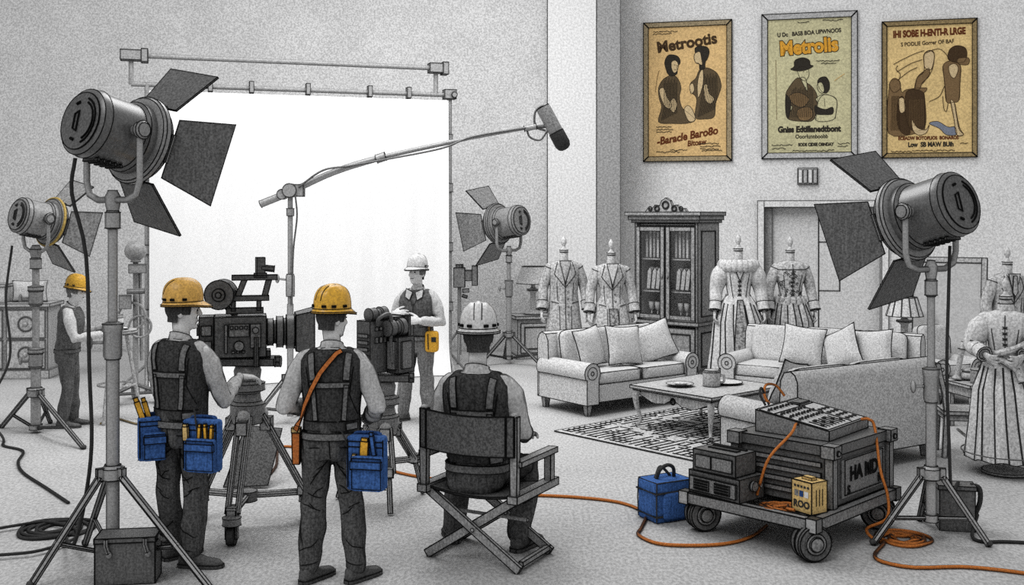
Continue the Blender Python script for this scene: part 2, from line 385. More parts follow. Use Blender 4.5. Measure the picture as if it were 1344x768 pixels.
# ---------------------------------------------------------------- posters
def poster(label, px0, px1, py0, py1, frm, paper, fw, draw):
    ua, za = wall_uv(px0, py0); ub, zb = wall_uv(px1, py1)
    W, H = ub - ua, za - zb
    c = WR0 + WD * ((ua + ub) / 2) + WN * .005
    t = thing('framed_poster', label, 'poster', (c.x, c.y, zb), WANG, 'framed film posters')
    f = MB(); o_, i_ = [(-W / 2, 0), (W / 2, 0), (W / 2, H), (-W / 2, H)], [(-W / 2 + fw, fw), (W / 2 - fw, fw), (W / 2 - fw, H - fw), (-W / 2 + fw, H - fw)]
    vs = [V(x, 0, z) for x, z in o_] + [V(x, -.05, z) for x, z in o_] + [V(x, -.035, z) for x, z in i_] + [V(x, 0, z) for x, z in i_]
    fs = []
    for k in range(4):
        j = (k + 1) % 4; fs += [(k, j, 4 + j, 4 + k), (4 + k, 4 + j, 8 + j, 8 + k), (8 + k, 8 + j, 12 + j, 12 + k), (12 + k, 12 + j, j, k)]
    f.add(vs, fs)
    for k in range(4): f.line([vs[4 + k] + V(0, -.001, 0), vs[8 + k] + V(0, -.001, 0)], .005, 1)
    build(f, 'frame', [frm, 'inkm'], t, ink=30, ir=.007, inkm='ink', recalc=False)
    w2, h2 = W - 2 * fw, H - 2 * fw
    sheet = MB(); sheet.box((0, -.01, H / 2), (w2, .012, h2))
    def uv(u, v, k=0): return V(-w2 / 2 + w2 * u, -.018 - .0012 * k, H - fw - h2 * v)
    def txt(mb, s_, u, v, size, mi, rot=0.0, sx=1.0, bold=.0, shear=0.0, k=2):
        X = Matrix.Translation(uv(u, v, k)) @ Matrix.Rotation(-rot, 4, 'Y') @ Matrix.Rotation(PI / 2, 4, 'X')
        text_mb(mb, s_, size * h2, X, mi, sx, shear, bold * h2)
    def shape(mb, pts, mi, k, curve=True):
        P = [uv(a, b, k) for a, b in pts]
        P = catmull(P, 4, True) if curve else P
        mb.poly(P, mi + 1); mb.line([p + V(0, -.0006, 0) for p in P], .0045, 1, closed=True)
    def stroke(mb, pts, mi, r=.006, k=6): mb.line(catmull([uv(a, b, k) for a, b in pts], 5), r, mi + 1)
    draw(t, txt, shape, stroke, sheet, paper)
def scribble(mb, stroke, u0, u1, v, mi, r=.005):
    n = max(3, int((u1 - u0) * 60)); stroke(mb, [(u0 + (u1 - u0) * i / n, v + random.uniform(-.005, .005)) for i in range(n + 1)], mi, r)
def draw1(t, txt, shape, stroke, g, paper):
    m = MB()
    txt(m, 'Metrootis', .5, .165, .118, 0, rot=R(7.5), sx=.97, bold=.0045)
    txt(m, '-Baracle Baro8o', .5, .87, .082, 1, rot=R(10), sx=.88, bold=.003, shear=.25); txt(m, 'Bitoaw', .62, .915, .06, 1, rot=R(6), sx=.85, bold=.002, shear=.2)
    for a, b, v in ((.06, .38, .035), (.06, .3, .052), (.1, .3, .77), (.1, .32, .79), (.1, .3, .808), (.64, .9, .905), (.66, .92, .925), (.66, .9, .945), (.68, .94, .96), (.1, .4, .965), (.28, .5, .95)): scribble(g, stroke, a, b, v, 0)
    # woman
    shape(g, [(.13, .73), (.17, .62), (.14, .55), (.13, .47), (.18, .41), (.25, .38), (.31, .37), (.38, .40), (.42, .47), (.40, .54), (.43, .62), (.5, .66), (.6, .72), (.5, .745), (.3, .745)], 3, 1)
    shape(g, [(.23, .33), (.21, .27), (.25, .22), (.32, .215), (.39, .235), (.41, .28), (.37, .31), (.37, .36), (.3, .38), (.25, .36)], 0, 2)
    shape(g, [(.30, .27), (.35, .26), (.385, .29), (.37, .34), (.33, .355), (.3, .32)], 1, 3)
    shape(g, [(.14, .49), (.2, .47), (.24, .54), (.3, .60), (.27, .63), (.2, .6)], 1, 3); shape(g, [(.28, .58), (.33, .55), (.37, .60), (.33, .66), (.28, .63)], 1, 4)
    shape(g, [(.46, .64), (.52, .61), (.58, .66), (.6, .72), (.52, .73)], 1, 3)
    # man
    shape(g, [(.6, .70), (.62, .56), (.54, .5), (.54, .44), (.61, .40), (.66, .335), (.76, .325), (.88, .37), (.93, .46), (.9, .53), (.86, .6), (.84, .7), (.72, .715)], 3, 1)
    shape(g, [(.6, .21), (.6, .17), (.66, .155), (.75, .165), (.78, .2), (.76, .25), (.73, .28), (.72, .33), (.66, .335), (.65, .29), (.605, .28), (.585, .24)], 0, 2)
    shape(g, [(.6, .21), (.66, .2), (.68, .25), (.69, .3), (.64, .29), (.605, .28), (.588, .24)], 1, 3)
    shape(g, [(.66, .36), (.7, .34), (.7, .45), (.64, .55), (.63, .45)], 1, 3); shape(g, [(.53, .46), (.57, .44), (.59, .49), (.55, .52)], 1, 3)
    shape(g, [(.71, .47), (.75, .45), (.78, .52), (.84, .56), (.8, .6), (.73, .57)], 1, 3)
    for i in range(14): stroke(g, [(.17 + .015 * i, .72 - .004 * i), (.2 + .013 * i, .6), (.2 + .013 * i, .43 - .02 * (i % 3))], 0, .0035, 4)
    for i in range(14): stroke(g, [(.64 + .015 * i, .7 - .004 * i), (.68 + .015 * i, .55), (.72 + .012 * i, .37 + .015 * (i % 3))], 0, .0035, 4)
    stroke(g, [(.09, .5), (.11, .4), (.14, .33)], 2, .004); stroke(g, [(.33, .29), (.345, .295)], 0, .004); stroke(g, [(.36, .3), (.37, .3)], 0, .004); stroke(g, [(.335, .33), (.36, .332)], 0, .004)
    lt_ = len(g.m); g.merge(m); g.m[lt_:] = [q + 5 for q in m.m]; build(g, 'printed_sheet', [paper, 'pbl', 'plt', 'pmid', 'pdk', 'pbr', 'prd'], t, recalc=False)
def draw2(t, txt, shape, stroke, g, paper):
    m = MB()
    txt(m, 'U Dc   BASB BOA UPWNOOS', .5, .12, .043, 1, rot=R(2.5), sx=.82, bold=.0015)
    txt(m, 'Metrolis', .5, .255, .145, 1, rot=R(3.2), sx=.86, bold=.012, k=1); txt(m, 'Metrolis', .5, .255, .145, 0, rot=R(3.2), sx=.86, bold=.006, k=2)
    txt(m, 'Gniss Edtillanedtbont', .5, .845, .062, 1, sx=.84, bold=.0035); txt(m, 'Ooorlunnboobb', .53, .893, .042, 1, sx=.84, bold=.001)
    txt(m, 'SODS CIDSE OBNDAY', .58, .95, .032, 1, sx=.8, bold=.002)
    for a, b, v in ((.36, .5, .025), (.66, .9, .02), (.05, .3, .94), (.05, .22, .965), (.84, .98, .935), (.84, .96, .955), (.58, .86, .32), (.64, .82, .34), (.3, .8, .985)): scribble(g, stroke, a, b, v, 0)
    stroke(g, [(.1, .3), (.11, .75)], 2, .003); stroke(g, [(.8, .47), (.92, .42)], 3, .003)
    shape(g, [(.24, .74), (.3, .66), (.24, .62), (.22, .56), (.27, .5), (.36, .44), (.45, .47), (.55, .52), (.6, .6), (.56, .75), (.4, .765)], 4, 1)
    shape(g, [(.22, .57), (.27, .6), (.28, .66), (.25, .74), (.22, .7)], 0, 2)
    shape(g, [(.36, .38), (.4, .355), (.48, .37), (.5, .42), (.46, .46), (.4, .45)], 1, 2); shape(g, [(.28, .375), (.32, .355), (.33, .31), (.42, .29), (.5, .31), (.515, .345), (.55, .355), (.48, .38), (.38, .39)], 0, 3)
    shape(g, [(.4, .44), (.46, .45), (.48, .54), (.44, .5)], 1, 3); shape(g, [(.27, .57), (.38, .55), (.5, .6), (.42, .66), (.3, .63)], 2, 3); shape(g, [(.36, .68), (.5, .66), (.55, .72), (.48, .76), (.38, .75)], 2, 3)
    shape(g, [(.6, .48), (.63, .445), (.7, .44), (.74, .48), (.74, .53), (.7, .56), (.64, .54)], 0, 2); shape(g, [(.6, .49), (.65, .48), (.68, .53), (.66, .56), (.61, .54)], 1, 3)
    shape(g, [(.58, .76), (.6, .64), (.58, .6), (.66, .57), (.76, .58), (.83, .62), (.82, .7), (.78, .76)], 1, 2); shape(g, [(.57, .65), (.63, .67), (.7, .68), (.78, .665), (.78, .715), (.68, .72), (.58, .71)], 0, 3)
    for i in range(13): stroke(g, [(.26 + .023 * i, .735), (.28 + .022 * i, .63), (.3 + .02 * i, .53 - .01 * (i % 3))], 0, .004, 4)
    for a in ((.43, .395), (.47, .397), (.645, .505)): stroke(g, [a, (a[0] + .012, a[1])], 0, .004)
    stroke(g, [(.58, .76), (.6, .64), (.66, .575), (.76, .58), (.83, .62), (.81, .75)], 0, .004); stroke(g, [(.68, .6), (.69, .66)], 0, .003)
    lt_ = len(g.m); g.merge(m); g.m[lt_:] = [q + 6 for q in m.m]; build(g, 'printed_sheet', [paper, 'pbl', 'posterB', 'pmid', 'pye', 'pdk', 'pye', 'pbl'], t, recalc=False)
def draw3(t, txt, shape, stroke, g, paper):
    m = MB()
    txt(m, 'IHI SOBE H-ENTI-R LRGE', .5, .085, .072, 0, rot=R(1), sx=.68, bold=.004); txt(m, 'S PODLIE Gorrer OF BAF', .48, .155, .044, 1, rot=R(2), sx=.82, bold=.001)
    txt(m, 'ECEADW BOTOFLIOS  BONAROS', .49, .895, .036, 0, sx=.82, bold=.002); txt(m, 'Low  SB MAW BUih', .52, .95, .05, 2, sx=.8, bold=.0025)
    for a, b, v in ((.05, .3, .985), (.3, .8, .982), (.86, .95, .93)): scribble(g, stroke, a, b, v, 0)
    shape(g, [(.02, .84), (.03, .48), (.08, .42), (.15, .44), (.18, .52), (.24, .5), (.46, .49), (.46, .52), (.44, .55), (.45, .8), (.38, .84)], 2, 1); shape(g, [(.12, .74), (.14, .58), (.2, .56), (.22, .7), (.28, .84), (.18, .84)], 0, 2)
    shape(g, [(.22, .55), (.3, .5), (.42, .52), (.45, .58), (.45, .8), (.26, .8)], 0, 2); shape(g, [(.03, .46), (.08, .41), (.15, .43), (.16, .49), (.08, .52)], 2, 3); shape(g, [(.14, .58), (.2, .57), (.22, .66), (.16, .68)], 3, 3)
    shape(g, [(.33, .5), (.36, .41), (.44, .36), (.5, .34), (.5, .4), (.42, .45), (.39, .5)], 2, 2); shape(g, [(.44, .3), (.44, .23), (.5, .2), (.56, .23), (.55, .3), (.52, .35), (.46, .34)], 3, 2)
    shape(g, [(.3, .74), (.36, .8), (.46, .82), (.5, .78), (.47, .84), (.38, .86), (.31, .82)], 3, 4)
    shape(g, [(.5, .77), (.6, .755), (.72, .8), (.8, .8), (.82, .86), (.7, .86), (.62, .81)], 1, 1)
    shape(g, [(.7, .6), (.68, .44), (.66, .33), (.72, .29), (.82, .3), (.87, .34), (.86, .46), (.85, .59), (.78, .61)], 2, 1); shape(g, [(.73, .33), (.8, .31), (.84, .35), (.8, .42), (.75, .4)], 3, 2)
    shape(g, [(.72, .27), (.74, .2), (.82, .17), (.92, .19), (.94, .25), (.9, .3), (.8, .3)], 0, 2); shape(g, [(.84, .27), (.96, .27), (.95, .32), (.84, .31)], 2, 3)
    shape(g, [(.75, .6), (.79, .61), (.82, .72), (.85, .82), (.9, .86), (.82, .86), (.79, .74)], 3, 2)
    for p in ([(.45, .22), (.6, .19), (.68, .22), (.74, .28)], [(.08, .3), (.2, .26), (.34, .22), (.44, .2)], [(.12, .36), (.28, .3), (.42, .27)], [(.14, .42), (.26, .36), (.36, .33)], [(.5, .6), (.62, .56), (.68, .48)], [(.75, .6), (.79, .74), (.82, .86), (.9, .86), (.85, .8), (.8, .62)],
              [(.66, .33), (.68, .46), (.7, .6)], [(.87, .34), (.86, .46), (.85, .59)], [(.66, .56), (.67, .65), (.7, .68), (.72, .62)], [(.33, .5), (.36, .41), (.44, .36), (.44, .24), (.5, .2), (.56, .23), (.53, .36), (.42, .46)], [(.14, .43), (.16, .38), (.11, .34), (.13, .31)]): stroke(g, p, 0, .005)
    for i in range(8): stroke(g, [(.05 + .015 * i, .82), (.06 + .012 * i, .55)], 0, .003, 5)
    for i in range(9): stroke(g, [(.27 + .02 * i, .79), (.27 + .02 * i, .58)], 2, .003, 5)
    lt_ = len(g.m); g.merge(m); g.m[lt_:] = [q + 5 for q in m.m]; build(g, 'printed_sheet', [paper, 'pbr', 'pbu', 'pmid', 'plt', 'prd', 'pbr', 'pbl'], t, recalc=False)
poster('tan poster of a woman facing a man in a coat, titled Metrootis, bronze frame', 845, 960.5, 31, 211, 'frA', 'posterA', .085, draw1)
poster('olive poster with amber title Metrolis above a man in a hat, silver frame', 1000, 1125, 20, 207, 'frB', 'posterB', .095, draw2)
poster('tan poster of a girl beside a dark machine, thin brown frame', 1157.5, 1282, 29.5, 206, 'frC', 'posterC', .075, draw3)

# ---------------------------------------------------------------- white backdrop on its frame
BL = at(193, 508); BRt = V((590 - CX) * 15.3 / F_PX, 15.3, 0)
BLv = V(BL.x, BL.y, 0); BD = (BRt - BLv).normalized(); BANG = math.atan2(BD.y, BD.x); BW = (BRt - BLv).length
def bd(px, py):                                                   # pixel -> (along, z) in the backdrop's plane
    n = V(-BD.y, BD.x, 0); dr = V((px - CX) / F_PX, 1, -(py - HY) / F_PX); o_ = V(0, 0, CAMH)
    p = o_ + dr * ((BLv - o_).dot(n) / dr.dot(n)); return (p - BLv).dot(BD), p.z
t = thing('backdrop_stand', 'tall grey pipe frame with two crossbars holding the white cloth', 'backdrop stand', BLv, BANG)
zc = bd(420, 119)[1]; zu = bd(370, 81)[1]; xl, xr = bd(172, 90)[0], bd(572, 90)[0]
for x in (0, BW):
    p = MB(); p.cyl((x, 0, .02), (x, 0, zc + .03), .034, n=10); build(p, 'pole', ['steelb'], t, smooth=30)
    for z in (.9, 1.75, 2.6, 3.3):
        p = MB(); p.cyl((x, 0, z), (x, 0, z + .12), .05, n=10); build(p, 'collar', ['steelb'], t, ink=40, ir=.005, inkm='inkm')
    for a in (35, 155, 270):
        p = MB(); p.cyl((x, 0, .3), (x + .34 * math.cos(R(a)), .34 * math.sin(R(a)), .015), .018, n=8); build(p, 'leg', ['steelb'], t)
p = MB(); p.cyl((xl, 0, zc), (BW + .06, 0, zc), .032, n=10); build(p, 'crossbar', ['steelb'], t)
p = MB(); p.cyl((xl - .05, 0, zu), (xr + .08, 0, zu), .034, n=10); build(p, 'crossbar', ['steelb'], t, ink=40, ir=.006, inkm='inkm')
for x in (xl, xr):
    p = MB(); p.cyl((x, 0, zc), (x, 0, zu), .032, n=10); build(p, 'riser', ['steelb'], t)
for x, s_ in ((xl, 1.3), (xr, 1.0), ):
    p = MB(); p.box((x, 0, zu), (.2 * s_, .15, .13)); p.box((x + .13 * s_, 0, zu), (.08, .16, .17)); build(p, 'corner_clamp', ['steelb'], t, ink=30, ir=.007, inkm='inkm')
p = MB(); p.box((BW, 0, zc + .01), (.17, .14, .13)); p.cyl((BW + .05, -.1, zc), (BW + .05, .1, zc), .04, n=10); build(p, 'corner_clamp', ['steelb'], t, ink=30, ir=.006, inkm='inkm')
for px in (246, 276, 330, 404, 485, 536):
    x = bd(px, 115)[0]; p = MB(); p.box((x, -.02, zc + .01), (.055, .12, .15)); p.box((x, -.04, zc - .1), (.04, .04, .1)); build(p, 'clip', ['steelb'], t, ink=30, ir=.005, inkm='inkm')
c = MB(); xs0, xs1 = .03, BW - .04; rows = []
for i in range(25):
    u = i / 24; z = (zc - .1) * (1 - u) + .012
    rows.append([(xs0 + (xs1 - xs0) * j / 40, -.105 + .02 * math.sin(j * .9) * u + .012 * math.sin(j * 2.1 + i * .2) - .25 * max(0, u - .9) / .1 * .6, z) for j in range(41)])
vs = [p for r_ in rows for p in r_]; c.add(vs, [(i * 41 + j, i * 41 + j + 1, (i + 1) * 41 + j + 1, (i + 1) * 41 + j) for i in range(24) for j in range(40)])
o = build(c, 'backdrop_cloth', ['cloth'], recalc=False); o.location = BLv; o.rotation_euler = (0, 0, BANG); tag(o, 'large bright white backdrop cloth hanging to the floor from the pipe frame', 'backdrop')
# ================================================================ studio lights
def tripod_stand(t, zc, feet, zb, rl, mat, ink, pole_lo, ir=.003):
    """Collar at zc, three legs to the listed feet, spreader ring at zb with braces."""
    c = MB(); c.lathe([(rl * 1.25, zc - .05), (rl * 1.7, zc - .04), (rl * 1.7, zc + .03), (rl * 1.2, zc + .05)], 12)
    for f in feet:
        d = V(f[0], f[1], 0).normalized(); c.box(d * (rl * 1.6) + V(0, 0, zc), (.07, .035, .075), math.atan2(d.y, d.x))
    build(c, 'tripod_collar', [mat], t, ink=35, ir=ir, inkm=ink)
    c = MB(); c.lathe([(rl * 1.3, zb - .025), (rl * 1.3, zb + .025)], 12); build(c, 'spreader_ring', [mat], t, ink=35, ir=ir, inkm=ink)
    for f in feet:
        a = V(f[0], f[1], 0).normalized(); p0 = a * (rl * 2.0) + V(0, 0, zc - .02); p1 = V(f[0], f[1], .012)
        l = MB(); l.tube([p0, p1], [.023, .021], 6, 0, True); g = build(l, 'leg', [mat], t, ink=30, ir=ir, inkm=ink)
        e = MB(); e.ball(p1 + V(0, 0, .012), (.026, .026, .022), 6); build(e, 'rubber_foot', ['rubber'], g)
        pm_ = p0.lerp(p1, .62); b = MB(); b.tube([a * rl * 1.2 + V(0, 0, zb), pm_], .013, 6); b.ball(pm_, .024, 5)
        build(b, 'brace', [mat], t, ink=50, ir=ir, inkm=ink)
def spotlight(label, base, knz, axis, feet, zc, zb, joints, rl=.037, sc=1.0, mats=('steel', 'lampd', 'lampback', 'lampbr', 'barn'), ink='ink', ir=.0035, lift=.47, ring=None, doors=(1, 1, 1, 1), roll=0.0):
    st, mh, mbk, mr_, mb_ = mats
    t = thing('studio_spotlight', label, 'studio light', base, 0, 'studio spotlights on stands')
    ru = rl * .72
    zs = [zb - .03] + [j for j in joints] + [knz - .05]
    for i in range(len(zs) - 1):
        k = rl if i == 0 else ru
        p = MB(); p.cyl((0, 0, zs[i]), (0, 0, zs[i + 1]), k, n=14); build(p, 'pole', [st], t, smooth=30)
    for j in joints:
        p = MB(); p.lathe([(rl * 1.15, j - .22 * sc), (rl * 1.4, j - .2 * sc), (rl * 1.4, j - .03), (rl * 1.55, j - .02), (rl * 1.55, j + .02), (rl * .9, j + .035)], 14)
        q = build(p, 'sleeve', [st], t, ink=35, ir=ir, inkm=ink)
        kk = MB(); kk.cyl((-rl * 1.4, 0, j - .1), (-rl * 1.4 - .07, -.02, j - .1), .011, n=8); kk.ball((-rl * 1.4 - .08, -.02, j - .1), (.018, .03, .045), 6); build(kk, 'knob', [st], q, ink=60, ir=ir, inkm=ink)
    tripod_stand(t, zc, feet, zb, rl, st, ink, 0, ir)
    p = MB(); p.lathe([(rl * .8, knz - .16), (rl * 1.15, knz - .15), (rl * 1.15, knz - .05), (rl * .9, knz - .04), (rl * 1.1, knz + .0), (rl * 1.2, knz + .05), (rl * .7, knz + .09)], 14)
    build(p, 'knuckle', [st], t, ink=35, ir=ir, inkm=ink)
    a = Vector(axis).normalized(); h = V(a.x, a.y, 0).normalized(); sd = V(h.y, -h.x, 0)     # sd: sideways
    up = sd.cross(a)
    P = V(0, 0, knz + lift * sc)
    yk = MB(); w = .285 * sc; zb_ = knz + .03
    pts = [P + sd * w, V(0, 0, zb_ + .12) + sd * w, V(0, 0, zb_ + .035) + sd * (w - .03), V(0, 0, zb_) + sd * (w - .12), V(0, 0, zb_) - sd * (w - .12), V(0, 0, zb_ + .035) - sd * (w - .03), V(0, 0, zb_ + .12) - sd * w, P - sd * w]
    yk.tube(pts, .024 * sc, 8); build(yk, 'yoke', [st], t, smooth=60, ink=70, ir=ir, inkm=ink)
    X = Matrix.Translation(P) @ Matrix((sd, up, a)).transposed().to_4x4()              # local z = beam
    for s_ in (1, -1):
        k = MB(); k.lathe([(.03, .2 * sc), (.03, .285 * sc), (.052, .287 * sc), (.058, .32 * sc), (.045, .335 * sc), (.001, .338 * sc)], 14, X=X @ Matrix.Rotation(s_ * PI / 2, 4, 'Y'))
        build(k, 'tilt_knob', [mr_], t, ink=35, ir=ir, inkm=ink)
    S = sc
    k = MB(); k.lathe([(.2 * S, -.255 * S), (.228 * S, -.235 * S), (.236 * S, -.2 * S), (.236 * S, -.18 * S), (.226 * S, -.175 * S), (.23 * S, .1 * S), (.252 * S, .12 * S), (.255 * S, .2 * S)], 36, X=X)
    hs = build(k, 'housing', [mh], t, ink=38, ir=ir, inkm=ink)
    k = MB(); k.lathe([(.198 * S, -.262 * S), (.198 * S, -.256 * S)], 36, X=X)
    def arc(r, a0, a1, n=10): return [X @ V(r * S * math.cos(R(a0 + (a1 - a0) * i / n)), r * S * math.sin(R(a0 + (a1 - a0) * i / n)), -.265 * S) for i in range(n + 1)]
    k.line(arc(.16, -70, 70), ir, 1); k.line(arc(.135, -65, 65), ir, 1); k.line([X @ V(-.06 * S, -.05 * S, -.265 * S), X @ V(-.02 * S, -.07 * S, -.265 * S), X @ V(-.02 * S, .07 * S, -.265 * S), X @ V(-.06 * S, .05 * S, -.265 * S)], ir, 1, closed=True)
    k.line([X @ V(-.06 * S, -.12 * S, -.265 * S), X @ V(-.03 * S, -.13 * S, -.265 * S)], ir * 2, 1); k.line([X @ V(-.06 * S, .12 * S, -.265 * S), X @ V(-.03 * S, .13 * S, -.265 * S)], ir * 2, 1)
    build(k, 'rear_cap', [mbk, ink], hs, ink=38, ir=ir, inkm=ink)
    k = MB()
    for i in range(5): k.box((.0, -.232 * S, (-.12 + .045 * i) * S), (.16 * S, .02 * S, .016 * S), X=X)
    build(k, 'vent_grille', [mbk], hs, ink=30, ir=ir * .8, inkm=ink)
    k = MB(); k.lathe([(.25 * S, .17 * S), (.3 * S, .18 * S), (.315 * S, .2 * S), (.315 * S, .235 * S), (.295 * S, .245 * S), (.27 * S, .25 * S), (.27 * S, .29 * S), (.235 * S, .3 * S), (.225 * S, .22 * S)], 40, X=X)
    rg = build(k, 'lens_ring', [mr_], t, ink=32, ir=ir, inkm=ink)
    if ring:
        k = MB(); k.torus((0, 0, .21 * S), (0, 0, 1), .318 * S, .018 * S, 36, 8, X=X); build(k, 'amber_band', [ring], rg)['label'] = 'amber trim band around the lens ring'
    k = MB(); k.lathe([(.226 * S, .235 * S), (.17 * S, .26 * S), (.09 * S, .275 * S), (.001, .28 * S)], 30, X=X); build(k, 'fresnel_lens', ['lens'], rg)
    for i in range(4):
        if not doors[i]: continue
        ang = [PI / 2, 0, -PI / 2, PI][i]
        q = Matrix.Rotation(ang + R(roll), 4, 'Z'); op = R([58, 34, 44, 34][i])
        # plate hinged at x = .25, opening outwards
        w0, w1, L = [(.2, .27, .38), (.21, .3, .37), (.2, .27, .42), (.2, .3, .37)][i]
        k = MB(); pr = [V(.27, -w0, .29), V(.27, w0, .29), V(.27 + L * math.sin(op), w1, .29 + L * math.cos(op)), V(.27 + L * math.sin(op), -w1, .29 + L * math.cos(op))]
        nn = V(math.cos(op), 0, -math.sin(op)) * .006
        vs = [p * S - nn for p in pr] + [p * S + nn for p in pr]
        k.add(vs, [(0, 1, 2, 3), (7, 6, 5, 4), (0, 4, 5, 1), (1, 5, 6, 2), (2, 6, 7, 3), (3, 7, 4, 0)], 0, X @ q)
        d_ = build(k, 'barn_door', [mb_], t, ink=30, ir=ir, inkm=ink)
        k = MB(); k.cyl((.27 * S, -.1 * S, .285 * S), (.27 * S, .1 * S, .285 * S), .016 * S, n=8, X=X @ q); build(k, 'hinge', [mr_], d_, ink=40, ir=ir * .7, inkm=ink)
    return t
def foot(base, px, py):
    p = at(px, py); return (p.x - base[0], p.y - base[1])
b1 = at(148, 748)
spotlight('large dark studio spotlight with open barn doors behind the square case', (b1.x, b1.y, 0), 2.33, (.53, .82, -.22), [foot(b1, 40, 772), foot(b1, 278, 778), foot(b1, 112, 716)], .62, .12, [1.55], rl=.042, lift=.5, sc=.93, roll=-11)
b2 = at(47, 568)
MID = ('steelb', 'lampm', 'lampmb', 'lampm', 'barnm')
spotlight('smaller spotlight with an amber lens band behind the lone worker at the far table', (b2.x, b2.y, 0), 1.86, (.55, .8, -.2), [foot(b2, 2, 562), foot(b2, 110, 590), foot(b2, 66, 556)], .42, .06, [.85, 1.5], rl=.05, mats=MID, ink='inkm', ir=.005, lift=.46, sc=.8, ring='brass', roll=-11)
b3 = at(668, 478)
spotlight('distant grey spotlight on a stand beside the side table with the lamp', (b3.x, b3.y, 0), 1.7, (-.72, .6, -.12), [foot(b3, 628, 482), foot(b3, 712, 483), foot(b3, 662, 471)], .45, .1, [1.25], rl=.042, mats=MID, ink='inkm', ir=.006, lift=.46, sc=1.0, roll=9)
b4 = at(1222, 712)
spotlight('dark studio spotlight above the equipment cart, its back cap towards the mirror', (b4.x, b4.y, 0), 1.86, (-.5, .8, -.26), [foot(b4, 1146, 716), foot(b4, 1298, 718), foot(b4, 1207, 684)], .48, .17, [1.18], rl=.037, lift=.45, sc=.95, roll=9)

# ---------------------------------------------------------------- boom microphone
bb = at(381, 556)
t = thing('boom_stand', 'tall silver boom stand with a long arm reaching over the set', 'boom stand', (bb.x, bb.y, 0))
s_ = F_PX / bb.y; Zp = CAMH + (HY - 252) / s_
for z0, z1, r in ((.08, 1.3, .036), (1.3, Zp - .05, .028)):
    p = MB(); p.cyl((0, 0, z0), (0, 0, z1), r, n=12); build(p, 'pole', ['steelm'], t, smooth=30)
zq = CAMH - (372 - HY) / s_
p = MB(); p.lathe([(.045, zq - .14), (.05, zq - .12), (.05, zq + .08), (.04, zq + .1)], 12); q = build(p, 'sleeve', ['steelm'], t, ink=35, ir=.004, inkm='inkm')
p = MB(); p.cyl((-.05, 0, zq + .04), (-.13, 0, zq + .05), .012, n=8); p.ball((-.14, 0, zq + .05), (.025, .03, .05), 6); build(p, 'knob', ['steelm'], q)
p = MB(); p.lathe([(.04, Zp - .26), (.044, Zp - .25), (.044, Zp - .18)], 12); build(p, 'sleeve', ['steelm'], t, ink=35, ir=.004, inkm='inkm')
tripod_stand(t, .5, [(-.42, -.2), (.44, -.18), (0, .45)], .14, .034, 'steelm', 'inkm', 0, .004)
def bp(px, py): p = atY(px, py, bb.y); return V(p.x - bb.x, 0, p.z)
arm = [bp(342, 268), bp(381, 252), bp(438, 226), bp(500, 207), bp(580, 189), bp(640, 177), bp(703, 166)]
p = MB(); A_ = catmull(arm, 6); p.tube(A_, [.042 if i < 7 else .036 if i < 18 else .026 if i < 26 else .02 for i in range(len(A_))], 10); build(p, 'boom_arm', ['steelm'], t, smooth=60, ink=60, ir=.004)
p = MB(); p.cyl(bp(381, 250) + V(0, -.06, 0), bp(381, 250) + V(0, .06, 0), .075, n=16); p.cyl(bp(371, 255) + V(0, -.05, 0), bp(371, 255) + V(0, .05, 0), .055, n=14); p.box(bp(393, 250), (.1, .09, .13)); build(p, 'pivot_clamp', ['steelm'], t, ink=35, ir=.004)
for a, b in (((494, 209), (506, 205)), ((688, 169), (704, 166))):
    p = MB(); p.cyl(bp(*a), bp(*b), .05 if a[0] < 600 else .032, n=12); build(p, 'ferrule', ['steelm'], t, ink=35, ir=.004)
p = MB(); p.tube(catmull([bp(393, 246) + V(0, -.05, 0), bp(425, 224) + V(0, -.06, 0), bp(460, 218) + V(0, -.05, 0), bp(510, 209) + V(0, -.05, 0), bp(580, 195) + V(0, -.04, 0), bp(620, 180) + V(0, -.04, 0), bp(690, 168) + V(0, -.03, 0)], 6), .012, 6); build(p, 'cable', ['gear'], t)
p = MB(); p.tube(catmull([bp(389, 256) + V(0, -.06, 0), bp(391, 285) + V(0, -.05, 0), bp(386, 330) + V(0, -.04, 0), bp(384, 400) + V(0, -.04, 0)], 6), .01, 6); build(p, 'cable', ['gear'], t)
mp_ = bp(727, 168) + V(bb.x, bb.y, 0)
t = thing('shotgun_microphone', 'dark stubby microphone in a wire cradle at the tip of the boom', 'microphone', mp_)
dn = V(bp(742, 197).x - bp(712, 141).x, 0, bp(742, 197).z - bp(712, 141).z); Lm = dn.length; dn.normalize(); Xm = frame_z(dn).to_4x4()
p = MB(); p.lathe([(.04, -Lm * .5), (.072, -Lm * .49), (.08, -Lm * .44), (.08, Lm * .1)], 18, X=Xm); build(p, 'body', ['gearl'], t, ink=35, ir=.005)
p = MB(); p.lathe([(.084, Lm * .1), (.086, Lm * .13), (.086, Lm * .38), (.07, Lm * .46), (.04, Lm * .5), (.001, Lm * .51)], 18, X=Xm); build(p, 'windscreen', ['geark'], t, ink=40, ir=.004)
p = MB(); p.tube(catmull([V(.0, 0, .1), V(-.1, 0, .24), V(-.2, 0, .18), V(-.2, 0, .02), V(-.09, 0, -.03)], 6), .014, 6); p.tube(catmull([V(-.3, 0, -.0), V(-.26, 0, -.1), V(-.15, 0, -.13), V(-.07, 0, -.03)], 6), .012, 6); p.cyl((-.19, 0, .01), (-.07, 0, .02), .02, n=8); build(p, 'cradle', ['gear'], t)

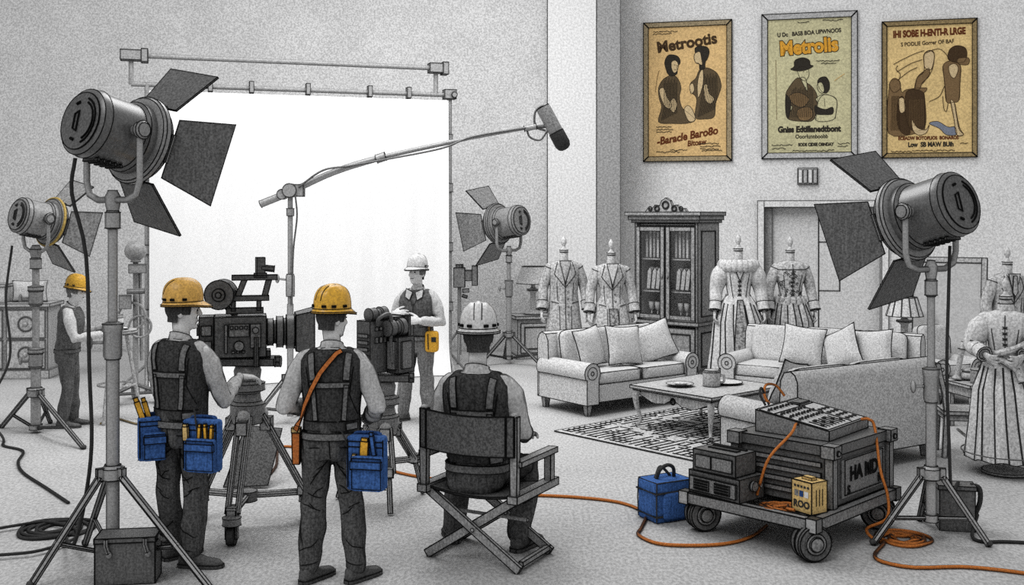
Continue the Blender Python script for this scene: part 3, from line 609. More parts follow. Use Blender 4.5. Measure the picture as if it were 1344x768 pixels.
# ---------------------------------------------------------------- film cameras
def cam_tripod(label, base, ztop, hubz, leg_az, rad, wheels):
    t = thing('camera_tripod', label, 'tripod', (base.x, base.y, 0), 0, 'camera tripods')
    p = MB(); p.lathe([(.05, ztop - .5), (.105, ztop - .48), (.115, ztop - .42), (.125, ztop - .4), (.125, ztop - .34), (.1, ztop - .32), (.09, ztop - .26), (.125, ztop - .24), (.125, ztop - .19), (.09, ztop - .17), (.1, ztop - .1), (.085, ztop - .06)], 18)
    hd = build(p, 'fluid_head', ['gearl'], t, ink=30, ir=.0035)
    p = MB(); p.box((0, 0, ztop - .03), (.42, .2, .05)); p.cyl((.2, 0, ztop - .035), (.24, 0, ztop - .035), .04, n=12); build(p, 'head_plate', ['gear'], t, ink=30, ir=.0035)
    zt_ = ztop - .42
    for a in leg_az:
        d = V(math.cos(R(a)), math.sin(R(a)), 0); sd = V(-d.y, d.x, 0)
        top = d * .1 + V(0, 0, zt_); bot = d * rad + V(0, 0, hubz)
        l = MB()
        for q in (-1, 1): l.cyl(top + sd * .038 * q, bot + sd * .034 * q, .021, n=8)
        mid = top.lerp(bot, .12); l.box(mid, (.075, .1, .09)); l.box(top.lerp(bot, .97), (.07, .1, .06)); l.ball(top, (.05, .05, .06), 8)
        lg = build(l, 'leg', ['legs'], t, ink=40, ir=.003)
        b = MB(); b.cyl(V(0, 0, hubz + .02), bot + d * .02, .024, n=8); b.box(bot + d * .0, (.08, .06, .06), R(a)); build(b, 'spreader_arm', ['legs'], t, ink=40, ir=.003)
        if wheels:
            c = bot + d * .02; w = MB(); w.lathe([(.03, hubz - .08), (.065, hubz - .07), (.065, hubz - .02), (.03, hubz)], 12, X=Matrix.Translation((c.x, c.y, 0)))
            w.box(c + V(.035, 0, -hubz * .5), (.012, .04, .12)); w.box(c + V(-.035, 0, -hubz * .5), (.012, .04, .12))
            cs = build(w, 'caster', ['gearl'], t, ink=35, ir=.003)
            w = MB(); w.cyl(c + V(-.026, 0, -hubz + .066), c + V(.026, 0, -hubz + .066), .063, n=18); build(w, 'wheel', ['rubber'], cs, ink=35, ir=.003)
        else:
            w = MB(); w.cyl(bot, d * (rad * 1.28) + V(0, 0, .015), .02, n=8); build(w, 'lower_leg', ['steelm'], t, ink=40, ir=.003)
    p = MB(); p.lathe([(.05, hubz - .03), (.07, hubz - .02), (.07, hubz + .05), (.04, hubz + .06)], 12); build(p, 'spreader_hub', ['gear'], t, ink=35, ir=.003)
    return t
cA = V((325 - CX) * 7.75 / F_PX, 7.75, 0)
cam_tripod('wheeled tripod under the large side-on film camera', cA, 1.235, .21, (-90, 25, 155), .42, True)
t = thing('film_camera', 'large boxy film camera with a square matte box and top handle', 'film camera', (cA.x, cA.y, 1.24), R(14), 'film cameras')
p = MB(); p.box((-.05, 0, .15), (.36, .24, .29)); bd_ = build(p, 'body', ['gear'], t, ink=30, ir=.004)
p = MB(); p.box((-.05, 0, .02), (.42, .16, .04)); build(p, 'base_plate', ['gear'], t, ink=30, ir=.004)
p = MB(); p.box((-.285, 0, .16), (.1, .2, .27))
for z in (.09, .2): p.box((-.285, -.105, z), (.07, .02, .07), mi=1); p.box((-.34, .0, z), (.02, .14, .07), mi=1)
build(p, 'battery_pack', ['gear', 'gearl'], t, ink=30, ir=.004)
p = MB()
p.box((-.06, -.125, .2), (.14, .014, .09)); p.cyl((-.06, -.12, .09), (-.06, -.145, .09), .035, n=16); p.box((-.15, -.125, .14), (.02, .014, .2)); p.box((.055, -.13, .16), (.07, .03, .17)); p.cyl((.055, -.13, .2), (.055, -.155, .2), .022, n=12)
for i in range(4): p.box((-.11 + .033 * i, -.135, .22), (.018, .014, .02))
for i in range(3): p.box((-.1 + .035 * i, -.128, .045), (.02, .012, .014))
build(p, 'control_panel', ['gearl'], bd_, ink=30, ir=.003)
p = MB(); p.cyl((.06, -.14, .15), (.06, -.14, -.06), .018, n=8); build(p, 'side_post', ['gear'], t, ink=40, ir=.003)
XL = Matrix.Translation((.13, 0, .17)) @ Matrix.Rotation(PI / 2, 4, 'Y')
p = MB(); p.lathe([(.09, 0), (.1, .01), (.1, .05), (.085, .055), (.085, .07), (.115, .075), (.115, .12), (.1, .125), (.1, .14), (.125, .145), (.125, .2), (.1, .21)], 24, X=XL); build(p, 'lens', ['gearr'], t, ink=30, ir=.0035)
p = MB(); fr = [(.34, -.13, -.13), (.34, .13, -.13), (.34, .13, .13), (.34, -.13, .13)]; bk = [(.47, -.17, -.16), (.47, .17, -.16), (.47, .17, .16), (.47, -.17, .16)]
p.loft([[V(x, y, z + .17) for x, y, z in fr], [V(x, y, z + .17) for x, y, z in bk], [V(x, y * .88, z * .88 + .17) for x, y, z in bk], [V(.4, y * .8, z * .8 + .17) for x, y, z in fr]]); build(p, 'matte_box', ['gear'], t, ink=25, ir=.0045)
p = MB()
p.box((-.02, 0, .33), (.26, .05, .04)); p.box((-.1, 0, .37), (.03, .05, .08)); p.box((.08, 0, .37), (.03, .05, .08)); p.box((.0, 0, .42), (.3, .06, .035))
p.prism([(-.09, .43), (-.05, .43), (.0, .56), (-.04, .56)], -.025, .025); p.prism([(.1, .43), (.14, .43), (.17, .55), (.13, .55)], -.025, .025); p.box((.05, 0, .57), (.32, .06, .035)); build(p, 'top_handle', ['gear'], t, ink=25, ir=.0035)
p = MB(); p.box((.09, 0, .65), (.06, .05, .13), .2); p.cyl((.1, 0, .64), (.19, 0, .63), .025, n=12); p.box((.09, 0, .585), (.09, .06, .03)); build(p, 'viewfinder_mount', ['gear'], t, ink=30, ir=.003)
p = MB(); p.cyl((-.2, -.06, .45), (-.17, .08, .45), .105, n=28); p.cyl((-.203, -.075, .45), (-.2, -.06, .45), .045, n=18); p.cyl((-.205, -.085, .45), (-.203, -.075, .45), .02, n=12); build(p, 'film_magazine', ['gearr'], t, ink=35, ir=.004)
p = MB(); p.cyl((-.15, 0, .36), (-.08, 0, .29), .02, n=8); build(p, 'magazine_arm', ['gear'], t)
cB = V((503 - CX) * 8.4 / F_PX, 8.4, 0)
cam_tripod('fixed-leg tripod under the smaller twin film camera', cB, 1.02, .3, (-75, 40, 165), .3, False)
t = thing('film_camera', 'compact film camera seen from behind with twin lens barrels on top', 'film camera', (cB.x, cB.y, 1.025), R(50), 'film cameras', .88)
p = MB(); p.box((-.07, .05, .24), (.24, .17, .46)); b_ = build(p, 'body', ['gear'], t, ink=30, ir=.004)
p = MB()
for i in range(5): p.box((-.195, .05, .1 + .06 * i), (.014, .13, .03))
for i in range(4): p.box((-.12 + .05 * i, -.04, .3), (.03, .014, .05)); p.box((-.12 + .05 * i, -.04, .4), (.03, .014, .03))
build(p, 'control_panel', ['gearl'], b_, ink=30, ir=.003)
p = MB(); p.box((.12, -.1, .16), (.2, .14, .32)); b_ = build(p, 'side_module', ['gear'], t, ink=30, ir=.004)
p = MB(); p.box((.12, -.177, .16), (.12, .014, .24)); p.box((.01, -.1, .16), (.02, .1, .25)); build(p, 'side_panel', ['gearl'], b_, ink=30, ir=.0035)
for (z, y, x, r) in ((.52, .04, -.05, .06), (.4, -.08, .06, .075)):
    p = MB(); Xl = Matrix.Translation((x, y, z)) @ Matrix.Rotation(PI / 2, 4, 'Y'); p.lathe([(r * .7, -.1), (r, -.09), (r, -.02), (r * .85, -.01), (r * .85, .03), (r * 1.1, .04), (r * 1.1, .1), (r * .9, .11)], 20, X=Xl); build(p, 'lens_barrel', ['gearr'], t, ink=30, ir=.0035)
p = MB(); p.box((.12, .0, .48), (.12, .16, .03)); p.box((.2, -.02, .4), (.03, .22, .2)); build(p, 'lens_hood', ['gear'], t, ink=30, ir=.0035)
p = MB(); p.tube(catmull([(-.12, -.05, .44), (-.13, -.09, .5), (-.02, -.11, .52), (.0, -.1, .3), (.0, -.12, .1)], 6), .018, 8); build(p, 'handle', ['gearr'], t)

# dark scrim panel leaning behind the big tripod and the cable looped on it
sp = at(322, 648)
t = thing('scrim_panel', 'dark square scrim panel leaning behind the wheeled tripod', 'scrim panel', (sp.x, sp.y + .35, 0), R(8))
p = MB(); q = [V(-.24, -.2, .02), V(.12, -.22, .03), V(.21, .1, .42), V(-.1, .12, .45)]
p.add(q + [x + V(0, .02, .01) for x in q], [(0, 1, 2, 3), (7, 6, 5, 4), (0, 4, 5, 1), (1, 5, 6, 2), (2, 6, 7, 3), (3, 7, 4, 0)]); build(p, 'panel', ['canvas'], t, ink=30, ir=.004)
p = MB(); p.cyl((-.1, .12, .45), (-.09, .25, .01), .012, n=6); build(p, 'prop_leg', ['steelm'], t)

# square case in front of the big spotlight
cs = at(164, 768)
t = thing('equipment_case', 'dark square latched case standing in front of the big spotlight stand', 'case', (cs.x, cs.y, 0), R(8))
p = MB(); p.box((0, .1, .128), (.355, .2, .256)); build(p, 'body', ['gear'], t, ink=30, ir=.005)
p = MB(); p.box((0, .1, .272), (.362, .206, .03)); build(p, 'lid', ['gear'], t, ink=30, ir=.005)
for x in (-.11, .12):
    p = MB(); p.tube([(x, -.01, .285), (x, -.014, .25), (x + .015, -.016, .2)], .012, 6); p.ball((x + .018, -.016, .19), (.018, .012, .022), 6); build(p, 'latch', ['gearl'], t, ink=60, ir=.003)
p = MB(); p.tube(catmull([(.19, .04, .28), (.215, .06, .25), (.215, .12, .25), (.19, .15, .28)], 5), .012, 6); build(p, 'handle', ['gearl'], t)

# far rolling equipment behind the big spotlight pole
rb = at(178, 528)
t = thing('rolling_camera_rig', 'slim rolling rig with small wheels and a lamp on top near the backdrop', 'camera rig', (rb.x, rb.y, 0), R(20))
p = MB(); p.cyl((0, 0, .2), (0, 0, 1.75), .032, n=10); p.cyl((.07, .02, .5), (.05, .02, 1.6), .02, n=8); build(p, 'mast', ['steelb'], t)
p = MB(); p.cyl((0, 0, .22), (-.26, -.16, .13), .022, n=8); p.cyl((0, 0, .22), (.26, -.12, .13), .022, n=8); p.cyl((0, 0, .22), (0, .28, .13), .022, n=8); p.cyl((-.26, -.16, .13), (.26, -.12, .13), .016, n=8); build(p, 'base_frame', ['steelb'], t, ink=40, ir=.004, inkm='inks')
for x, y in ((-.26, -.16), (.26, -.12), (0, .28)):
    p = MB(); p.cyl((x - .03, y - .03, .1), (x + .03, y - .02, .1), .1, n=20); w = build(p, 'wheel', ['lampm'], t, ink=35, ir=.004, inkm='inks'); p = MB(); p.cyl((x - .035, y - .035, .1), (x + .035, y - .02, .1), .045, n=12); build(p, 'hub', ['steelb'], w, ink=35, ir=.003, inkm='inks')
p = MB(); p.ball((0, 0, 1.83), (.13, .1, .12), 10); p.cyl((0, 0, 1.7), (0, 0, 1.9), .06, n=10); p.box((.02, -.05, 1.62), (.2, .12, .1)); build(p, 'lamp_head', ['lampm'], t, ink=40, ir=.005, inkm='inks')
p = MB(); p.torus((-.04, -.05, 1.05), (.3, 1, 0), .16, .016, 20, 6); p.torus((.05, -.05, .92), (.2, 1, 0), .13, .016, 20, 6); build(p, 'cable_loop', ['lampm'], t)
p = MB(); p.box((-.12, -.03, 1.22), (.14, .12, .16)); p.cyl((-.1, -.1, 1.35), (.1, -.1, 1.35), .03, n=8); build(p, 'junction_box', ['lampm'], t, ink=30, ir=.004, inkm='inks')
# small light on a stand by the right pole of the backdrop
fb = at(603, 474)
t = thing('small_stand_light', 'small boxy light on a thin stand beside the backdrop post', 'studio light', (fb.x, fb.y, 0))
p = MB(); p.cyl((0, 0, .1), (0, 0, 1.2), .03, n=8); build(p, 'pole', ['steelb'], t)
for a in (20, 160, 270):
    p = MB(); p.cyl((0, 0, .5), (.38 * math.cos(R(a)), .38 * math.sin(R(a)), .012), .02, n=6); build(p, 'leg', ['steelb'], t)
p = MB(); p.box((0, 0, 1.3), (.17, .15, .3)); p.cyl((0, 0, 1.4), (0, 0, 1.5), .06, n=10); b_ = build(p, 'body', ['lampm'], t, ink=30, ir=.006, inkm='inkm')
p = MB(); p.box((.24, 0, 1.33), (.08, .2, .3)); p.box((.15, 0, 1.33), (.16, .13, .16)); build(p, 'hood', ['lampmb'], t, ink=30, ir=.006, inkm='inkm')
p = MB(); p.box((.1, -.08, 1.1), (.1, .03, .06), .5); p.cyl((.05, -.05, 1.02), (.12, -.07, 1.0), .025, n=8); build(p, 'bracket', ['lampm'], t, ink=30, ir=.005, inkm='inkm')

# ================================================================ equipment cart
ct = V(2.01, 7.70, 0)
t = thing('equipment_cart', 'low flatbed cart on four fat wheels carrying the audio gear', 'cart', (ct.x, ct.y, 0), R(45))
bx, ay, zd = 1.2, 1.07, .245
p = MB(); p.box((0, 0, zd - .02), (bx - .06, ay - .06, .03)); build(p, 'deck', ['gear'], t, ink=30, ir=.004)
for y in (-1, 1): p = MB(); p.box((0, y * (ay / 2 - .03), zd), (bx, .06, .075)); build(p, 'side_rail', ['gearl'], t, ink=30, ir=.005)
for x in (-1, 1): p = MB(); p.box((x * (bx / 2 - .03), 0, zd), (.06, ay - .12, .075)); build(p, 'end_rail', ['gearl'], t, ink=30, ir=.005)
for x in (-1, 1):
    for y in (-1, 1):
        p = MB(); p.box((x * (bx / 2 - .03), y * (ay / 2 - .03), zd), (.075, .075, .09)); build(p, 'corner_bracket', ['steelm'], t, ink=30, ir=.004)
        wx, wy = x * (bx / 2 - .13), y * (ay / 2 - .1)
        if (x, y) == (-1, -1): wx, wy = -.53, -.46
        q = MB(); d = V(.15, 1, 0).normalized() if y < 0 else V(.5, 1, 0).normalized(); d = Matrix.Rotation(R(-45 + (12 if x < 0 else -20)), 3, 'Z') @ V(0, -1, 0)
        Xw = Matrix.Translation((wx, wy, .122)) @ frame_z(d).to_4x4()
        q.lathe([(.07, -.055), (.11, -.055), (.12, -.04), (.12, .0), (.1, .005), (.1, .015), (.12, .02), (.12, .055), (.11, .07), (.07, .07)], 28, X=Xw); w = build(q, 'wheel', ['lampback'], t, ink=30, ir=.0045)
        q = MB(); q.lathe([(.075, .066), (.07, .078), (.05, .08), (.045, .09), (.03, .095), (.001, .1)], 20, X=Xw); build(q, 'hub', ['gearl'], w, ink=30, ir=.004)
        q = MB(); q.cyl((wx, wy, .2), (wx, wy, zd - .03), .03, n=8); build(q, 'wheel_mount', ['gear'], t)
def cart_pt(x, y, z=0): return ct + Matrix.Rotation(R(45), 3, 'Z') @ V(x, y, z)
def on_cart(name, label, cat, x, y, z, rz=0, group=None):
    c = cart_pt(x, y, z); return thing(name, label, cat, c, R(45) + rz, group)
zt0 = zd + .04
# flight case
cx_, cy_ = .155, -.09; cw, cd, ch = .83, .74, .345
t = on_cart('flight_case', 'big dark flight case with metal corners on the cart', 'flight case', cx_, cy_, zt0)
p = MB(); p.box((0, 0, ch / 2), (cw, cd, ch)); build(p, 'body', ['gear'], t, ink=30, ir=.0045)
p = MB(); p.box((0, 0, ch + .035), (cw + .03, cd + .03, .07)); build(p, 'lid', ['gear'], t, ink=30, ir=.0045)
for x in (-1, 1):
    for y in (-1, 1):
        p = MB(); p.box((x * cw / 2, y * cd / 2, ch / 2), (.06, .06, ch)); build(p, 'corner_post', ['gearl'], t, ink=30, ir=.0035)
        p = MB(); p.box((x * cw / 2, y * cd / 2, ch + .036), (.1, .1, .085)); p.cyl((x * (cw / 2 - .0), y * (cd / 2 + .05), ch + .03), (x * cw / 2, y * (cd / 2 + .06), ch + .03), .018, n=10); build(p, 'corner_cap', ['gearl'], t, ink=30, ir=.004)
p = MB(); y_ = -cd / 2 - .008
p.box((.02, y_, ch / 2), (.62, .012, .26)); p.line([(-.26, y_ - .012, .06), (.3, y_ - .012, .06), (.3, y_ - .012, .3), (-.26, y_ - .012, .3)], .004, 1, closed=True)
text_mb(p, 'HA ND', .135, Matrix.Translation((.02, y_ - .012, .15)) @ Matrix.Rotation(PI / 2, 4, 'X'), 2, .95, bold=.006); text_mb(p, 'S', .085, Matrix.Translation((-.2, y_ - .012, .06)) @ Matrix.Rotation(PI / 2, 4, 'X'), 2, bold=.004); text_mb(p, 'R', .085, Matrix.Translation((.25, y_ - .012, .075)) @ Matrix.Rotation(PI / 2, 4, 'X'), 2, bold=.004); text_mb(p, 'I', .12, Matrix.Translation((.08, y_ - .012, .15)) @ Matrix.Rotation(PI / 2, 4, 'X'), 2, bold=.004)
build(p, 'end_panel', ['gearl', 'ink', 'ink'], t, recalc=False)
p = MB()
for i in range(4): p.box((-cw / 2 - .008, 0, .07 + .07 * i), (.012, cd - .14, .03))
build(p, 'slatted_side', ['gearl'], t, ink=30, ir=.003)
# mixer with its wedge base
ms = (cx_ + .03, cy_ + .02)
t = on_cart('audio_mixer', 'sloping audio mixing desk covered in knobs on the flight case', 'mixer', ms[0], ms[1], zt0 + ch + .072, R(4))
mw, md_ = .66, .56
def mx(x, y, k=0): return V(x, y,   .07 + .085 * (y + md_ / 2) / md_ + k)
p = MB(); hw, hd = mw / 2, md_ / 2
p.add([(-hw, -hd, 0), (hw, -hd, 0), (hw, hd, 0), (-hw, hd, 0), mx(-hw, -hd), mx(hw, -hd), mx(hw, hd), mx(-hw, hd)], [(0, 3, 2, 1), (4, 5, 6, 7), (0, 1, 5, 4), (1, 2, 6, 5), (2, 3, 7, 6), (3, 0, 4, 7)])
XR = None
build(p, 'chassis', ['gearl'], t, ink=30, ir=.0045)
p = MB(); p.add([mx(-hw + .02, -hd + .02, .003), mx(hw - .02, -hd + .02, .003), mx(hw - .02, hd - .02, .003), mx(-hw + .02, hd - .02, .003)], [(0, 1, 2, 3)])
for x in (.1,): p.line([mx(x, -hd + .03, .004), mx(x, hd - .03, .004)], .003, 1)
p.line([mx(-hw + .02, .14, .004), mx(hw - .02, .14, .004)], .003, 1)
for i in range(7): p.line([mx(-.26 + .05 * i, -.23, .005), mx(-.26 + .05 * i, -.1, .005)], .0022, 1)
build(p, 'panel', ['panel', 'ink'], t, ink=30, ir=.003, recalc=False)
for i in range(9):
    for j, yy in enumerate((.2, .1, .03, -.04)):
        p = MB(); q_ = mx(-.285 + .045 * i, yy + .004 * (i % 2)); p.cyl(q_, q_ + V(0, -.004, .022), .012, .009, n=7); build(p, 'knob', ['geark'], t)
for i in range(7):
    p = MB(); q_ = mx(-.26 + .05 * i, -.2 + .04 * ((i * 5) % 3)); p.box(q_ + V(0, 0, .01), (.026, .018, .022)); build(p, 'fader', ['geark'], t)
for i in range(3):
    for j in range(4):
        p = MB(); q_ = mx(.15 + .06 * i, -.2 + .07 * j); p.box(q_ + V(0, 0, .006), (.028, .028, .014)); build(p, 'button', ['geark'], t)
p = MB(); q_ = mx(.21, .2); p.box(q_ + V(0, 0, .006), (.16, .08, .012)); build(p, 'display', ['gear'], t, ink=30, ir=.003)
# amplifiers
t = on_cart('rack_amplifier', 'wide dark amplifier on the cart deck, under the smaller recorder', 'amplifier', -.445, .25, zt0, R(-4), 'stacked audio units')
p = MB(); p.box((0, 0, .08), (.28, .44, .16)); build(p, 'chassis', ['gear'], t, ink=30, ir=.0045)
p = MB(); p.box((-.153, 0, .075), (.014, .4, .1)); build(p, 'front_panel', ['gearl'], t, ink=30, ir=.004)
for y in (-.09, .09): p = MB(); p.box((-.163, y, .075), (.012, .13, .07)); [p.line([(-.172, y - .055, .05 + .018 * i), (-.172, y + .055, .05 + .018 * i)], .003, 1) for i in range(4)]; build(p, 'vent', ['gear', 'ink'], t, ink=30, ir=.003)
p = MB(); p.cyl((0, -.231, .1), (0, -.25, .1), .035, n=14); p.cyl((.07, -.231, .1), (.07, -.25, .1), .02, n=12); build(p, 'dial', ['gearl'], t, ink=30, ir=.003)
t = on_cart('rack_amplifier', 'smaller tape recorder stacked on the wide amplifier', 'recorder', -.455, .26, zt0 + .165, R(-2), 'stacked audio units')
p = MB(); p.box((0, 0, .075), (.24, .36, .15)); build(p, 'chassis', ['gear'], t, ink=30, ir=.0045)
p = MB(); p.box((-.123, 0, .07), (.012, .31, .09)); p.line([(-.131, .02, .03), (-.131, .02, .11)], .003, 1); build(p, 'front_panel', ['gearl', 'ink'], t, ink=30, ir=.004)
p = MB(); p.box((0, 0, .153), (.05, .24, .01)); p.box((.07, 0, .153), (.02, .28, .01)); build(p, 'top_slot', ['geark'], t, ink=30, ir=.003)
# tan meter box
t = on_cart('meter_box', 'small tan meter box with printed front in front of the flight case', 'meter box', -.415, -.385, zt0, R(-12))
p = MB(); p.box((0, 0, .105), (.15, .17, .21)); build(p, 'body', ['tanbox'], t, ink=30, ir=.0045)
p = MB(); p.box((0, .0, .22), (.05, .08, .02)); build(p, 'handle', ['tanbox'], t, ink=30, ir=.003)
Xf = Matrix.Translation((-.0765, 0, 0)) @ Matrix.Rotation(-PI / 2, 4, 'Z') @ Matrix.Rotation(PI / 2, 4, 'X')
p = MB(); p.box((-.0756, 0, .108), (.001, .16, .19), mi=4); text_mb(p, 'ROO', .062, Xf @ Matrix.Translation((0, .035, .001)), 0, 1.0, bold=.003)
for i in range(5): p.add([(-.066 + .028 * i, .165, .001), (-.046 + .028 * i, .165, .001), (-.046 + .028 * i, .18, .001), (-.066 + .028 * i, .18, .001)], [(0, 1, 2, 3)], 0, Xf)
for i, k in enumerate((1, 2, 3)): p.add([(-.06 + .042 * i, .105, .001), (-.026 + .042 * i, .105, .001), (-.026 + .042 * i, .145, .001), (-.06 + .042 * i, .145, .001)], [(0, 1, 2, 3)], k, Xf)
build(p, 'printed_panel', ['geark', 'gearl', 'blued', 'white', 'tanbox'], t, recalc=False)
p = MB()
for i in range(3): p.line([(-.03 + .03 * i, -.087, .05), (-.03 + .03 * i, -.087, .16)], .003, 0)
build(p, 'side_vent', ['ink'], t)
# blue bag beside the cart
bg = V((873 - CX) * 7.98 / F_PX, 7.98, 0)
t = thing('equipment_bag', 'square blue equipment bag on the floor at the corner of the cart', 'bag', bg, R(28))
p = MB(); p.ball((0, 0, .15), (.165, .12, .15), 12, e=.1); build(p, 'body', ['blue'], t)
p = MB(); p.ball((.015, -.1, .12), (.13, .045, .1), 10, e=.3); build(p, 'front_pocket', ['blue'], t)
p = MB()
for z in (.05, .22): p.tube([(-.17, -.125, z), (.17, -.125, z), (.17, .125, z), (-.17, .125, z)], .008, 6, closed=True)
for x in (-.165, .165):
    for y in (-.12, .12): p.line([(x * .97, y * .97, .01), (x, y, .15), (x * .97, y * .97, .29)], .006, 0)
p.line([(-.16, -.118, .296), (.16, -.118, .296), (.16, .118, .296), (-.16, .118, .296)], .005, 0, closed=True)
build(p, 'binding', ['geark'], t)
p = MB(); p.tube(catmull([(-.08, 0, .3), (-.06, -.02, .37), (0, -.03, .4), (.06, -.02, .37), (.08, 0, .3)], 6), .014, 8); p.tube(catmull([(-.07, .03, .3), (0, .06, .37), (.07, .03, .3)], 6), .011, 8); build(p, 'handle', ['geark'], t)
p = MB(); p.ball((.2, .02, .12), (.05, .09, .11), 8, e=.5); p.torus((.24, -.04, .17), (1, -.4, .2), .05, .012, 14, 6); build(p, 'side_pouch', ['gear'], t)
# black power box behind the right spotlight
pb = at(1254, 694)
t = thing('power_box', 'black power supply box behind the legs of the spotlight stand beside the cart', 'power box', pb, R(-12))
p = MB(); p.box((0, 0, .15), (.24, .15, .3)); build(p, 'body', ['gear'], t, ink=30, ir=.004)
p = MB(); p.box((0, .0, .31), (.26, .16, .03)); build(p, 'lid', ['gear'], t, ink=30, ir=.004)
p = MB(); p.tube(catmull([(.1, 0, .32), (.16, 0, .3), (.165, 0, .2), (.12, 0, .08)], 5), .018, 8); build(p, 'strap', ['geark'], t)

# ---------------------------------------------------------------- cables
def fz(pts, z=.013): return [at(a, b, z) for a, b in pts]
cable('power_cable', fz([(132, 556), (150, 549), (178, 556), (214, 562), (252, 565), (276, 574), (283, 590)]) , .011, 'tan', 'tan cable curving over the floor behind the worker with two blue pouches')
cable('power_cable', fz([(345, 632), (362, 612), (367, 588), (395, 588), (430, 596), (490, 612), (540, 624), (590, 632), (640, 648), (700, 650), (760, 653), (815, 660), (846, 674), (842, 692), (838, 702), (862, 713), (900, 716), (950, 714), (985, 705), (1006, 690)]), .0125, 'orange', 'long orange cable running across the floor from the chair to the cart')
cc = cart_pt(-.45, -.17)
cable('power_cable', coil((cc.x, cc.y), .125, .04, 4.5, zt0 - .018) + [cc + V(.06, -.03, zt0 + .01), cart_pt(-.5, -.27, zt0 + .01), cart_pt(-.51, -.33, zt0 + .012)], .011, 'orange', 'coil of orange cable on the cart deck beside the tan meter box', n=2)
def mixp(x, y, z): return cart_pt(*ms) + Matrix.Rotation(R(49), 3, 'Z') @ V(x, y, 0) + V(0, 0, zt0 + ch + .072 + z)
cable('patch_cable', catmull([mixp(-.335, -.05, .09), mixp(-.39, -.06, .1), mixp(-.44, -.05, .04), cart_pt(-.38, -.06, zt0 + .3), cart_pt(-.4, .0, zt0 + .12), cart_pt(-.41, .02, zt0 + .03)], 4), .01, 'orange', 'orange patch cable falling from the near side of the mixer to the cart deck', smooth=False)
e0 = at(1138, 705, .012)
cable('patch_cable', [mixp(.2, -.285, .08), mixp(.2, -.34, .085), mixp(.21, -.38, .03), cart_pt(.25, -.56, .48), cart_pt(.26, -.61, .3), cart_pt(.2, -.63, .16), e0 + V(-.0, 0, .06), e0 + V(.03, -.03, 0), at(1160, 712, .012)] + coil(at(1188, 709)[:2], .2, .08, 5, .004, a0=PI)[:2], .011, 'orange', 'orange cable dropping from the mixer to the floor at the spotlight stand leg')
c0 = at(1186, 709)
cable('extension_cable', coil((c0.x, c0.y), .06, .2, 4.6, .006) + [at(1152, 722, .013), at(1148, 730, .013), at(1160, 738, .013), at(1200, 745, .013), at(1260, 744, .013), at(1310, 748, .013), at(1370, 756, .013)], .0125, 'orange', 'coiled orange extension cable on the floor in front of the spotlight stand beside the cart', n=3)
cable('patch_cable', [mixp(-.1, .29, .16), mixp(-.1, .33, .22), mixp(-.04, .35, .29), mixp(.1, .34, .27), mixp(.16, .3, .19)], .01, 'orange', 'short orange patch cable looped above the back of the mixer')
cable('patch_cable', [mixp(-.16, .29, .16), mixp(-.17, .33, .24), mixp(-.13, .34, .28), mixp(-.09, .33, .22), mixp(-.11, .29, .16)], .009, 'blackcab', 'short black patch cable looped above the back of the mixer')
# black cables
lampC = V(b1.x, b1.y, 2.8)
ca = at(72, 696)
cable('power_cable', [V(b1.x - .19, b1.y - .12, 2.62), V(b1.x - .22, b1.y - .1, 2.4), V(b1.x - .15, b1.y - .05, 2.0), V(b1.x - .13, b1.y - .05, 1.3), V(b1.x - .135, b1.y, .8), V(b1.x - .22, b1.y + .1, .4), V(b1.x - .3, b1.y + .12, .12)] + [at(86, 702, .02)] + coil((ca.x, ca.y), .27, .08, 5, .006, a0=-.6), .013, 'blackcab', 'black cable hanging from the large spotlight to a coil on the floor', n=4)
cable('power_cable', fz([(-20, 697), (20, 690), (60, 685), (95, 692), (100, 705), (75, 716), (40, 725), (-20, 730)], .03), .011, 'blackcab', 'black cable sweeping around the floor coil to the edge of the hall')
cable('power_cable', [V(b2.x - .2, b2.y - .1, 1.95), V(b2.x - .24, b2.y - .15, 1.4), V(b2.x - .2, b2.y - .15, .8), V(b2.x - .35, b2.y - .3, .3), at(4, 575, .03), at(5, 585, .012), at(30, 592, .012), at(24, 606, .012), at(30, 620, .012), at(60, 640, .012), at(90, 660, .012)], .013, 'blackcab', 'thin black cable winding over the floor from the spotlight with the amber band')
cable('power_cable', [V(b4.x + .13, b4.y, 2.05), V(b4.x + .1, b4.y - .05, 1.7), V(b4.x + .085, b4.y - .06, 1.2), V(b4.x + .1, b4.y - .06, .7), V(b4.x + .15, b4.y + .02, .35), V(pb.x + .02, pb.y, .335)], .012, 'blackcab', 'black cable hanging down the spotlight stand to the power box')
cable('power_cable', [V(pb.x + .16, pb.y, .1), at(1276, 703, .02), at(1290, 711, .013), at(1320, 711, .013), at(1380, 714, .013)], .012, 'blackcab', 'black cable lying on the floor from the power box outwards')
# ================================================================ people
def ell(c, hw, hd, n=22, e=.85, M_=None):
    out = []
    for j in range(n):
        a = 2 * PI * j / n; ca, sa = math.cos(a), math.sin(a)
        p = V(c[0] + hw * math.copysign(abs(ca) ** e, ca), c[1] + hd * math.copysign(abs(sa) ** e, sa), c[2])
        out.append(M_ @ p if M_ is not None else p)
    return out
TORSO = [(-.12, .150, .110, -.01), (-.05, .168, .122, -.012), (.03, .165, .12, -.005), (.12, .155, .110, 0), (.22, .162, .114, .003), (.32, .180, .122, .006), (.40, .192, .122, .0), (.455, .188, .108, -.008), (.495, .160, .088, -.012), (.525, .11, .072, -.012), (.545, .07, .062, -.008)]
def torso(mb, T, g=0.0, z0=-1, z1=1, sx=1.0, mi=0):
    rings = []
    for z, hw, hd, yo in TORSO:
        if z0 <= z <= z1: rings.append(ell((0, yo, z), (hw + g) * sx, hd + g, M_=T))
    mb.loft(rings, mi)
